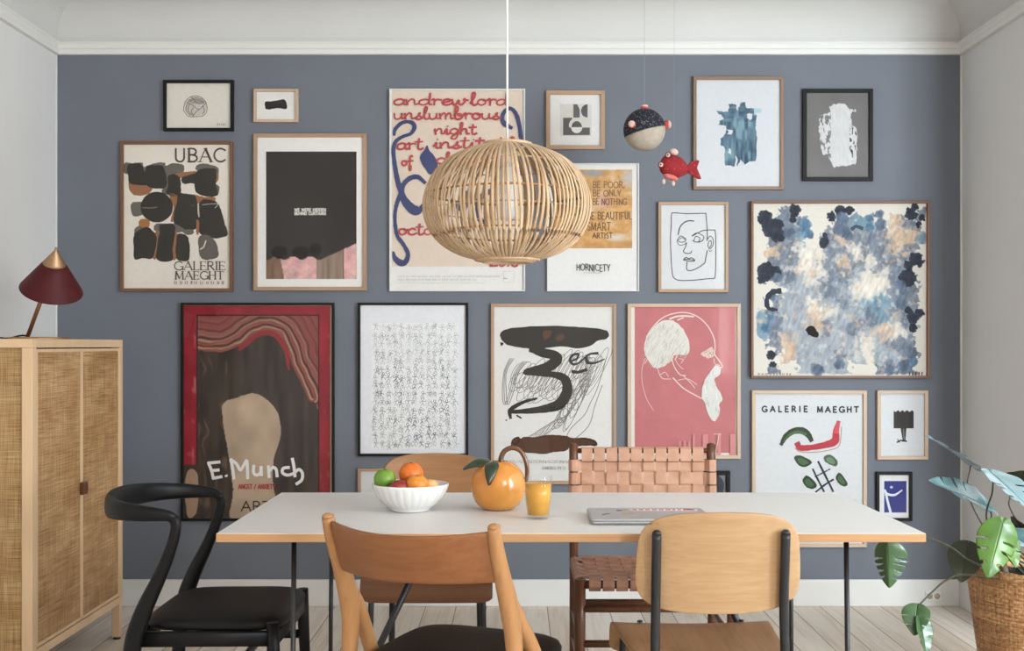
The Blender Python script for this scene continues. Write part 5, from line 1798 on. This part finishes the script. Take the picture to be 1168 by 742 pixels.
BLOTS = ((104, 122, 27, dk3), (125, 160, 36, dk3), (150, 185, 32, dk3), (150, 150, 24, dk3), (215, 98, 24, dk3), (207, 132, 14, dk3), (250, 148, 28, bl3), (262, 182, 20, bl3), (195, 180, 22, sl3),
             (348, 118, 19, dk3), (385, 96, 22, dk3), (416, 96, 18, dk3), (388, 126, 26, sl3), (385, 165, 30, sl3), (410, 185, 20, sl3), (322, 215, 20, dk3), (326, 190, 13, dk3), (492, 125, 16, bl3), (490, 160, 18, bl3), (525, 112, 17, sl3), (532, 148, 22, sl3),
             (655, 82, 14, dk3), (642, 108, 24, dk3), (682, 124, 14, dk3), (668, 148, 12, dk3), (110, 318, 33, dk3), (98, 345, 22, dk3), (142, 325, 24, dk3), (150, 345, 20, sl3), (660, 272, 26, dk3), (676, 290, 16, dk3), (636, 298, 20, dk3),
             (630, 345, 34, dk3), (606, 370, 20, sl3), (612, 392, 16, sl3), (134, 412, 16, sl3), (125, 628, 17, dk3), (134, 662, 14, dk3), (672, 475, 18, dk3), (648, 492, 24, dk3), (650, 528, 18, dk3), (632, 465, 14, dk3), (605, 440, 22, sl3),
             (110, 530, 20, bl3), (128, 492, 14, bl3), (620, 670, 30, sl3), (645, 620, 22, sl3), (560, 680, 20, sl3), (300, 685, 22, sl3), (380, 660, 22, sl3), (650, 655, 16, bl3))
rg = random.Random(21)
PETALS = []
for bx0, by0, br0, bc0 in BLOTS:
    for i in range(6):
        t = 2 * PI * i / 6 + rg.uniform(-.35, .35)
        rr = br0 * rg.uniform(.42, .62)
        PETALS.append((bx0 + (br0 - rr) * math.cos(t), by0 + (br0 - rr) * math.sin(t), rr, rgb(bc0) * rg.uniform(.85, 1.2)))
    PETALS.append((bx0, by0, br0 * .62, rgb(bc0)))
def bigpaint(x, y):
    n1, n2 = fbm(x / 26, y / 26, 71, 4) - .5, fbm(x / 26, y / 26, 77, 4) - .5
    m1, m2 = vnoise(x / 9, y / 9, 83) - .5, vnoise(x / 9, y / 9, 87) - .5
    gx = (x + 78 * n1 + 14 * m1 - 87) / 50.0
    gy_ = (y + 78 * n2 + 14 * m2 - 95) / 49.0
    ix, iy = np.clip(np.rint(gx), 0, 12).astype(int), np.clip(np.rint(gy_), 0, 12).astype(int)
    c = paln[iy, ix]
    # softer blend of neighbours in the pale middle
    fx, fy = np.clip(gx, 0, 11.999), np.clip(gy_, 0, 11.999)
    i0, j0 = fx.astype(int), fy.astype(int)
    tx, ty = (fx - i0)[..., None], (fy - j0)[..., None]
    bl_ = (paln[j0, i0] * (1 - tx) + paln[j0, i0 + 1] * tx) * (1 - ty) + (paln[j0 + 1, i0] * (1 - tx) + paln[j0 + 1, i0 + 1] * tx) * ty
    soft = np.clip(1.25 - np.maximum(abs(x - 387) / 290, abs(y - 389) / 300) * 1.1, .08, .55)[..., None]
    ink = inkm[iy, ix]
    c = np.where((ink > .5)[..., None], c * (1 - soft) + bl_ * soft, c)
    st = fbm(x / 9 + y / 30, y / 24, 91) - .5
    st2 = fbm(x / 22, y / 22, 95)
    amp = np.where(dkm[iy, ix] > .5, .16, .22)
    c = c + (st * amp * 1.0)[..., None] * (ink > .5)[..., None]
    hi = np.clip((st2 - .60) * 6, 0, 1)[..., None] * (ink > .5)[..., None] * np.where(dkm[iy, ix] > .5, .12, .6)[..., None]
    c = c * (1 - hi) + rgb('#d6cfc4') * hi
    wm = np.clip((fbm(x / 20, y / 20, 99) - .64) * 7, 0, 1)[..., None] * (ink > .5)[..., None] * .5 * (dkm[iy, ix] < .5)[..., None]
    c = c * (1 - wm) + rgb('#cfa986') * wm
    edge = np.clip(np.minimum(np.minimum(x - 68, 706 - x), np.minimum(y - 74, 704 - y)) / 5 - 1.6 * vnoise(x / 10, y / 10, 5), 0, 1)[..., None]
    c = c * edge + rgb('#d6d0c5') * (1 - edge)
    px_, py_ = x + 7 * m1 + 10 * n2, y + 7 * m2 + 10 * n1
    tex = (1 + .5 * st)[..., None]
    for qx, qy, qr, qc in PETALS:
        d_ = np.hypot(px_ - qx, py_ - qy) / qr
        al = np.clip((1.08 - d_) * 9, 0, 1)[..., None] * np.where(qc.mean() < .3, .97, .72)
        c = c * (1 - al) + qc * tex * al
    return c, None
a.grid(63, 70, 709, 706, 300, 300, bigpaint)
a.stroke([(160, 392), (130, 398), (112, 425), (118, 455), (150, 462)], [20, 22, 18, 16, 10], '#343a46', 6, jit=2)
a.stroke([(425, 165), (440, 155), (462, 162)], 12, '#454c5a', 6, jit=1)
a.poly([(255, 530), (280, 520), (300, 545), (302, 560), (280, 562), (262, 548)], '#23211f', 4, 2)
a.line(80, 205, 698, 8, '#7d766b'); a.line(636, 690, 696, 12, '#4b463f')
a.finish()

# ---- 12 tall red bordered poster (plain abstract stand-in for the picture on it)
a = Art('framed_poster', 'tall black framed dark poster with red border and white handwriting, left below', 'picture', (206, 345, 381, 594), 2.8, 'frame_black', '#c9b9a4')
a.crop(195, 335, 2.8)
stone = [tuple(q_) for q_ in cr([(168, 356), (215, 330), (262, 318), (310, 340), (342, 385), (348, 460), (330, 530), (326, 610), (340, 722), (196, 722), (200, 640), (188, 540), (172, 450)], 6, True)]
ARCH = cr([(60, 158), (110, 168), (165, 172), (215, 150), (255, 118), (305, 102), (350, 116), (382, 160), (398, 215), (425, 270), (452, 330)], 8)
def swirls(x, y):
    n = fbm(x / 40, y / 40, 101, 2) - .5
    c = np.ones(x.shape + (3,)) * rgb('#3f3630')
    c += (vnoise(x / 16, y / 90, 103) - .5)[..., None] * np.array((.10, .08, .06))
    d = np.full(x.shape, 1e9); sg = np.zeros(x.shape)
    for (ax, ay), (bx, by) in zip(ARCH[:-1], ARCH[1:]):
        ux, uy = bx - ax, by - ay
        t = np.clip(((x - ax) * ux + (y - ay) * uy) / (ux * ux + uy * uy), 0, 1)
        dd = np.hypot(x - ax - t * ux, y - ay - t * uy)
        m = dd < d
        sg = np.where(m, np.sign(ux * (y - ay) - uy * (x - ax)), sg)
        d = np.where(m, dd, d)
    d = d * sg + 9 * n                       # negative above the arch
    k = np.sin(d / 3.6) + .8 * np.sin(d / 1.9 + 4 * n)
    band = np.stack([np.interp(k, [-1.6, -.6, .2, 1.0, 1.7], [rgb(h)[i] for h in ('#3a2b25', '#7d4038', '#94504a', '#8a6e58', '#b29579')]) for i in range(3)], -1)
    far = np.clip((-d - 38) / 20, 0, 1)[..., None]
    band = band * (1 - far * .75) + rgb('#86423e') * far * .75
    c = np.where((d < 14)[..., None], band, c)
    c = np.where(((d >= 14) & (d < 30) & (x > 215) & (x < 380))[..., None], rgb('#8f2f34') + 0 * c, c)
    wisp = np.clip((vnoise(x / 9 + n * 3, y / 60, 105) - .72) * 5, 0, 1)[..., None] * ((d > 30) & (x < 180))[..., None]
    c = c * (1 - wisp * .5) + rgb('#8d6f5c') * wisp * .5
    m = inpoly(x + 8 * n, y + 8 * n, stone)
    sc_ = rgb('#b39c84') * (.88 + .24 * fbm(x / 50, y / 90, 107, 2))[..., None]
    c = np.where(m[..., None], sc_, c)
    return c, None
def redborder(x, y):
    c = np.ones(x.shape + (3,)) * rgb('#8f2530')
    c += (fbm(x / 30, y / 60, 111) - .5)[..., None] * np.array((.14, .05, .05))
    f = np.clip((vnoise(x / 7, y / 34, 113) - .80) * 5, 0, 1)[..., None] * (((x > 470) | (x < 80)) & (y > 130))[..., None]
    c = c * (1 - f * .7) + rgb('#c98a80') * f * .7
    return c, None
a.grid(41, 37, 509, 716, 80, 110, redborder)
a.grid(84, 68, 472, 716, 150, 240, swirls)
a.stroke([(84, 68), (472, 68)], 4, '#3c1d1a', 0); a.stroke([(84, 68), (84, 716)], 4, '#3c1d1a', 0); a.stroke([(472, 68), (472, 716)], 4, '#3c1d1a', 0)
a.rectf(41, 545, 90, 716, '#4a3a30'); a.poly([(45, 640), (48, 580), (66, 558), (86, 580), (88, 650), (80, 700), (55, 712)], '#a98b74', 4, 1)
wh = '#e9e6e2'
a.crop(204, 465, 5.494)
for p in ([(186, 345), (205, 392), (216, 440)], [(186, 345), (255, 338)], [(205, 392), (250, 388)], [(216, 440), (268, 430)], [(297, 424), (298, 426)],
          [(326, 322), (338, 380), (345, 442)], [(326, 322), (362, 350), (385, 388), (412, 350), (426, 330), (430, 380), (432, 440)],
          [(470, 362), (468, 400), (485, 420), (512, 405), (515, 365), (518, 420)], [(562, 365), (566, 432)], [(566, 395), (590, 372), (610, 385), (616, 428)],
          [(690, 372), (655, 378), (650, 405), (680, 420), (722, 410)], [(712, 318), (722, 370), (728, 428)], [(728, 400), (755, 385), (775, 410), (770, 450), (738, 476)]):
    a.stroke(p, 19, wh, 6 if len(p) > 2 else 0)
a.text('ANGST / ANXIETY', 374, 506, 28, '#a12c2e', 5.5, 230)
a.text('ARTIST', 392, 645, 60, '#2f2926', 8, 330)
a.finish()

# ---- 13 dense figure doodle
a = Art('framed_drawing', 'thin black frame with dense ink doodle of tiny figures in white mount', 'picture', (408, 345, 534, 520), 2.8, 'frame_black', '#e4e4e7')
a.crop(400, 335, 3.807)
a.rectf(90, 125, 470, 672, '#eaeae8')
rg = random.Random(42)
a.lay += 1; a.hold = True; a.step = .05; a.slope = 0
for row in range(15):
    for colm in range(13):
        x = 108 + colm * 28.6 + rg.uniform(-6, 6); y = 148 + row * 36 + rg.uniform(-6, 6)
        h = rg.uniform(24, 36); tl = rg.uniform(-9, 9)
        c = rg.choice(['#8b9098', '#7b8089', '#9a9ea5', '#6b707a', '#a5a8ad'])
        w_ = rg.uniform(.9, 1.6)
        a.stroke([(x + 5 * math.cos(t), y - h * .42 + 5.5 * math.sin(t)) for t in [i * PI / 4 for i in range(9)]], w_, c, 2)
        a.stroke([(x, y - h * .25), (x + tl * .4, y), (x + tl * .2, y + h * .15)], w_, c, 3)
        for s_ in (-1, 1):
            a.stroke([(x, y - h * .18), (x + s_ * rg.uniform(6, 13), y + rg.uniform(-10, 4)), (x + s_ * rg.uniform(8, 17), y + rg.uniform(-16, 12))], w_, c, 3)
            a.stroke([(x + tl * .2, y + h * .12), (x + s_ * rg.uniform(4, 9), y + h * .35), (x + s_ * rg.uniform(3, 12), y + h * .55)], w_, c, 3)
        if rg.random() < .45:
            a.stroke([(x + rg.uniform(-12, 12), y + rg.uniform(-14, 14)) for _ in range(5)], w_, c, 3)
        if rg.random() < .12:
            a.poly([(x + rg.uniform(-5, 5), y + rg.uniform(-5, 5)) for _ in range(4)], '#5b6370')
a.finish()

# ---- 14 black brush figure three
a = Art('framed_poster', 'oak framed white poster with big black brushed number three and scribbles', 'picture', (560, 346, 703, 552), 3.6, 'frame_oak', '#dcd9d4')
a.crop(556, 344, 5.887)
rg = random.Random(8)
gk = '#7a756f'
a.slope = 4e-7
a.hold = True
def loops(x0, y0, x1, y1, al, bw, nl, slant, w_):
    pts = []
    ns = int(nl * 14)
    for i in range(ns + 1):
        t = i / ns
        ph = 2 * PI * nl * t
        la = al * (.75 + .35 * math.sin(t * 7 + x0)) * (1 + .15 * math.sin(ph * .37))
        ex, ey = math.cos(ph) * la, math.sin(ph) * bw
        c_, s_ = math.cos(slant), math.sin(slant)
        pts.append((x0 + (x1 - x0) * t + ex * c_ - ey * s_, y0 + (y1 - y0) * t - (ex * s_ + ey * c_)))
    a.stroke(pts, w_, rg.choice([gk, '#8d8882', '#7f7a74']), 2)
loops(180, 540, 720, 420, 150, 34, 17, 1.0, 4)
loops(200, 470, 560, 640, 150, 36, 12, .95, 4.4)
loops(560, 560, 760, 440, 170, 30, 9, 1.1, 4)
loops(640, 560, 480, 800, 150, 30, 8, 1.0, 4.4)
loops(700, 480, 560, 760, 150, 26, 7, 1.15, 4)
loops(520, 790, 230, 950, 90, 16, 9, .75, 4)
a.hold = False
for off in (0, 12, 26):
    a.stroke([(150 + off, 380), (112 + off * .6, 470), (100 + off, 600), (112 + off, 690), (150 + off, 600), (180 + off, 480), (240 + off, 400)], 5, gk, 6)
a.stroke([(800, 370), (770, 480), (730, 600), (690, 680), (650, 760), (560, 850), (530, 920), (570, 930), (680, 830), (720, 700), (770, 560)], 5, gk, 6)
bk_ = '#37322e'
a.poly([(85, 215), (110, 190), (200, 172), (440, 160), (620, 170), (760, 182), (812, 205), (805, 245), (740, 262), (700, 290), (620, 312), (480, 300), (330, 318), (230, 308), (170, 300), (120, 280), (92, 250)], bk_, 5, 2)
a.poly([(85, 270), (110, 275), (105, 290), (90, 298)], bk_)
a.stroke([(285, 325), (360, 340), (450, 360), (462, 390), (400, 440), (250, 470), (330, 480), (450, 490), (520, 520), (535, 600), (490, 680), (420, 710), (300, 730), (150, 740)], [22, 60, 62, 80, 70, 30, 36, 44, 60, 72, 74, 60, 40, 22], bk_, 8, jit=1.4)
a.stroke([(330, 648), (250, 670), (180, 705), (150, 735), (155, 780)], [14, 22, 30, 30, 18], bk_, 8, jit=1)
a.poly([(370, 215), (380, 195), (430, 195), (420, 235), (385, 255)], '#5a4031', 4); a.poly([(460, 235), (500, 215), (520, 240), (490, 262), (462, 258)], '#5a4031', 4)
a.stroke([(560, 400), (600, 380), (610, 350), (570, 360), (555, 395), (580, 420), (620, 405), (660, 370), (690, 350), (740, 345)], [14, 14, 16, 18, 20, 16, 12, 12, 14, 18], '#3d3a3c', 6)
a.stroke([(665, 365), (670, 405), (720, 410), (785, 385)], [18, 24, 14, 8], '#3d3a3c', 6)
a.stroke([(570, 468), (610, 472), (665, 455)], [22, 20, 22], bk_, 5, jit=1)
a.crop(556, 460, 7.42)
a.poly([(200, 340), (215, 300), (260, 280), (280, 295), (320, 280), (400, 285), (480, 268), (580, 265), (670, 275), (720, 290), (830, 288), (900, 305), (930, 335), (920, 360), (860, 355), (780, 360), (700, 370), (660, 400), (560, 410), (480, 425), (330, 415), (260, 395), (205, 385)], '#55392a', 4, 2)
for p in ([(200, 370), (212, 310), (255, 285), (270, 310), (230, 350), (215, 330)], [(800, 292), (880, 312), (925, 340), (880, 350)]): a.stroke(p, 9, '#332821')
a.text('FESTIVAL INTERNACIONAL', 105, 502, 22, '#8a837a', 3.4, 600, 'serif', .12)
a.text('ENERO 1972', 468, 556, 24, '#8a837a', 3.4, 190, 'serif', .12)
a.disc(160, 140, 8, 6, bk_); a.stroke([(250, 100), (285, 122)], 14, bk_, 0)
a.finish()

# ---- 15 red portrait, glass reflection haze mixed into its ground colour
a = Art('framed_poster', 'pale wood framed haze-tinted red poster with white line profile of a bearded man', 'picture', (716, 346, 845, 523), 4.0, 'frame_pale', '#ddd5cb')
a.crop(712, 344, 7.728)
def hazed_redbg(x, y):
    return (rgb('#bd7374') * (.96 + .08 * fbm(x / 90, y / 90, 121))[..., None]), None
a.grid(92, 40, 982, 1330, 40, 60, hazed_redbg)
wl, wb = '#e6d2c8', '#d9d5cc'
hair = [(250, 240), (330, 170), (420, 165), (480, 200), (530, 260), (575, 370), (560, 465), (450, 470), (410, 520), (330, 575), (260, 580), (200, 500), (175, 420), (195, 310)]
a.poly(hair, wb, 4, 4)
rg = random.Random(15)
a.lay += 1; a.hold = True
for i in range(170):
    x, y = rg.uniform(190, 560), rg.uniform(180, 560)
    if inpoly(np.array([x]), np.array([y]), hair)[0]:
        a.stroke([(x, y), (x - 8 + rg.uniform(-5, 5), y + 22), (x - 22 + rg.uniform(-7, 7), y + 44)], 3.2, rg.choice(['#b9b2a6', '#c4b7aa', '#e6e3dc', '#aaa598']), 3)
a.hold = False
for p, w_ in (([(195, 310), (250, 225), (340, 140), (450, 100), (560, 98), (660, 140), (740, 220), (790, 320), (800, 400), (796, 460), (830, 510), (862, 560), (850, 580), (820, 565)], 9), ([(180, 500), (155, 600), (160, 720), (200, 860), (260, 960)], 4),
           ([(400, 150), (460, 130), (520, 125), (610, 130)], 14), ([(470, 160), (520, 140)], 10), ([(790, 500), (800, 545), (840, 560)], 6),
           ([(420, 500), (440, 570), (490, 640), (540, 650)], 8), ([(460, 470), (455, 520), (500, 580), (520, 590)], 5), ([(480, 500), (520, 510), (500, 540)], 5), ([(290, 580), (330, 670), (410, 680)], 6), ([(320, 640), (360, 620), (390, 660)], 5),
           ([(430, 670), (520, 760), (640, 830), (700, 860)], 10), ([(470, 690), (560, 680), (640, 730)], 5), ([(520, 650), (590, 720), (620, 760)], 6)):
    a.stroke(p, w_, wl)
a.poly([(670, 455), (720, 430), (770, 395), (785, 440), (790, 480), (740, 500), (700, 480)], '#d8b9ac', 3, 4)
for i in range(12): a.stroke([(690 + i * 8, 450 + (i % 3) * 8), (705 + i * 7, 480 - (i % 4) * 12)], 5, '#8d7464' if i % 2 else '#ece6dc', 0)
beard = [(800, 560), (845, 590), (840, 640), (800, 670), (810, 740), (850, 810), (862, 860), (835, 900), (845, 960), (800, 1050), (740, 1000), (715, 900), (690, 860), (680, 800), (700, 720), (740, 640)]
a.poly(beard, '#d6d4ce', 3, 5)
for i in range(60):
    x, y = rg.uniform(690, 850), rg.uniform(580, 1020)
    if inpoly(np.array([x]), np.array([y]), beard)[0]:
        a.stroke([(x, y), (x + rg.uniform(-10, 14), y + 18), (x + rg.uniform(-12, 12), y + 38)], 3.5, rg.choice(['#b7aba0', '#c9c4ba', '#eeece7']), 3)
a.crop(712, 430, 7.728)
for x, w_ in ((600, 22), (690, 36), (720, 20), (820, 30), (930, 50)):
    a.rectf(x, 500, x + w_, 690, '#cf8a86')
for x in (480, 520, 560, 600): a.rectf(x, 560, x + 22, 690, '#cf8a86')
a.stroke([(790, 500), (850, 500)], 9, '#e0b4aa', 0); a.stroke([(835, 500), (815, 600), (800, 690)], 9, '#e0b4aa', 0)
a.finish()

# ---- 16 gallery poster with green and red shapes
a = Art('framed_poster', 'pale framed white gallery poster of green and red shapes, behind the table end', 'picture', (858, 445, 989, 624), 4.0, 'frame_pale', '#d0d1d2')
a.crop(845, 430, 3.535)
a.text('GALERIE', 86, 139, 22, '#3f3d3b', 6.2, 182, space=.55)
a.text('MAEGHT', 308, 141, 22, '#3f3d3b', 6.2, 166, space=.42)
gd, gl2 = '#3d4436', '#4d6a45'
def sh2(p, c1_, c2_, k=4):
    a.poly(p, c1_, k, .8)
    mx_, my_ = sum(q_[0] for q_ in p) / len(p), sum(q_[1] for q_ in p) / len(p)
    a.poly([(mx_ + (x - mx_) * .62, my_ + (y - my_) * .62) for x, y in p], c2_, k, 1.2)
a.stroke([(163, 270), (180, 240), (210, 218), (245, 215), (270, 230), (285, 255)], [14, 22, 26, 28, 26, 16], gd, 6, jit=.8)
a.stroke([(175, 258), (195, 234), (230, 220), (262, 230)], [6, 10, 12, 10], gl2, 6, jit=.8)
a.stroke([(218, 285), (240, 300), (300, 302), (370, 290), (398, 270), (406, 200)], 4, '#a9977f', 6)
a.stroke([(228, 268), (240, 284), (290, 282), (350, 270), (380, 255), (384, 215), (394, 180)], [22, 24, 22, 28, 34, 24, 14], '#b23c46', 6, jit=.8)
a.stroke([(385, 220), (392, 182)], [20, 14], '#c9575c', 0)
sh2([(215, 322), (240, 315), (285, 338), (275, 355), (250, 362), (225, 345)], gd, gl2)
sh2([(335, 320), (360, 312), (388, 335), (385, 358), (360, 352), (338, 338)], '#555e4c', '#6a8a68')
sh2([(250, 410), (268, 396), (305, 430), (295, 448), (270, 446), (252, 428)], gd, gl2)
sh2([(385, 395), (400, 385), (430, 425), (420, 440), (400, 432), (384, 412)], gd, gl2)
for p, w_ in (([(290, 370), (312, 415), (335, 460)], 7), ([(312, 340), (340, 395), (372, 460)], 8), ([(300, 400), (330, 385), (358, 370)], 5), ([(302, 462), (340, 432), (372, 412)], 7)):
    a.stroke(p, w_, '#34363c', 5, jit=.6)
a.line(150, 400, 560, 14, '#8a8885')
a.finish()

# ---- 17 black square figure
a = Art('framed_print', 'small pale framed print of black square shape on legs beside gallery poster', 'picture', (1001, 445, 1059, 524), 4.0, 'frame_pale', '#d2d3d4')
a.crop(845, 430, 3.535)
bb = '#37332f'
a.poly([(616, 135), (625, 140), (634, 132), (642, 140), (652, 132), (660, 140), (670, 132), (680, 140), (690, 133), (697, 138), (697, 206), (616, 206)], bb)
a.poly([(644, 206), (668, 206), (664, 250), (668, 260), (650, 260), (652, 250)], bb); a.stroke([(630, 262), (645, 254), (668, 258)], 6, bb, 0); a.stroke([(632, 250), (640, 262)], 4, bb, 0)
a.stroke([(656, 208), (658, 250)], 2.5, '#8d8a86', 0)
a.finish()

# ---- 18 blue cut paper
a = Art('framed_print', 'smallest black framed print of white line on deep blue, lowest at the right', 'picture', (1000, 538, 1041, 594), 3.4, 'frame_black', '#dcdad8')
a.crop(845, 430, 3.535)
a.rectf(578, 418, 668, 545, '#34377a')
a.stroke([(580, 455), (590, 470), (620, 474), (650, 455)], [9, 10, 9, 5], '#d4dce2', 6)
a.stroke([(584, 465), (592, 500), (604, 545)], [10, 9, 10], '#d4dce2', 6)
a.disc(607, 443, 6, 5, '#b9cbd6')
a.finish()

# ---- 19 frame behind the bowl, 20 small frame behind the woven chair
a = Art('framed_print', 'oak framed pale print mostly hidden behind the fruit bowl', 'picture', (408, 534, 474, 608), 3.2, 'frame_oak', '#dbdad8')
a.crop(0, 0, 1)
a.rectf(420, 566, 462, 598, '#c9c6c1')
a.finish()
a = Art('framed_print', 'small black frame peeping out behind the right of the woven chair', 'picture', (786, 537, 833, 606), 4.6, 'frame_black', '#7f868e')
a.crop(620, 490, 2.943)
a.poly([(560, 150), (600, 165), (605, 200), (590, 240), (555, 260)], '#3d4048', 3)
a.finish()

# ================================================================ light
def area(name, loc, target, sx, sy, watts, col):
    l = bpy.data.lights.new(name, 'AREA')
    l.shape = 'RECTANGLE'; l.size = sx; l.size_y = sy; l.energy = watts; l.color = col
    o = bpy.data.objects.new(name, l)
    o.location = loc
    o.rotation_euler = (Vector(target) - Vector(loc)).to_track_quat('-Z', 'Z' if abs((Vector(target) - Vector(loc)).normalized().z) < .9 else 'Y').to_euler()
    C.objects.link(o)
    return o
for h, pw in zip(RWIN, (265,)):
    m = (h[0] + h[1]) / 2
    area('daylight', (XR + .22, m, 1.6), (XR - 2, m, 1.5), h[1] - h[0] + .1, 1.6, pw, (.98, .985, 1))
for h, pw in zip(FWIN, (300,)):  # lamp behind the added bay window
    m = (h[0] + h[1]) / 2
    area('daylight', (m, ALC[0] - .22, 1.5), (m - .45, ALC[0] + 1.5, 1.45), h[1] - h[0] + .1, 1.85, pw, (.82, .92, 1))
w = bpy.data.worlds.new('daylight_sky')
bpy.context.scene.world = w
w.use_nodes = True
w.node_tree.nodes['Background'].inputs['Color'].default_value = (.85, .93, 1, 1)
w.node_tree.nodes['Background'].inputs['Strength'].default_value = 2.0

# ================================================================ camera
cam = bpy.data.cameras.new('camera')
cam.sensor_width = 36
cam.lens = F / 1168 * 36
cam.shift_x = -(CX - 584) / 1168
cam.shift_y = (CY - 371) / 1168
co = bpy.data.objects.new('camera', cam)
co.location = (0, 0, EYE)
co.rotation_euler = (PI / 2, 0, 0)
C.objects.link(co)
sc = bpy.context.scene
sc.camera = co
sc.view_settings.view_transform = 'Standard'
sc.view_settings.look = 'None'
sc.view_settings.gamma = 1
sc.view_settings.use_curve_mapping = False
sc.view_settings.exposure = -0.12
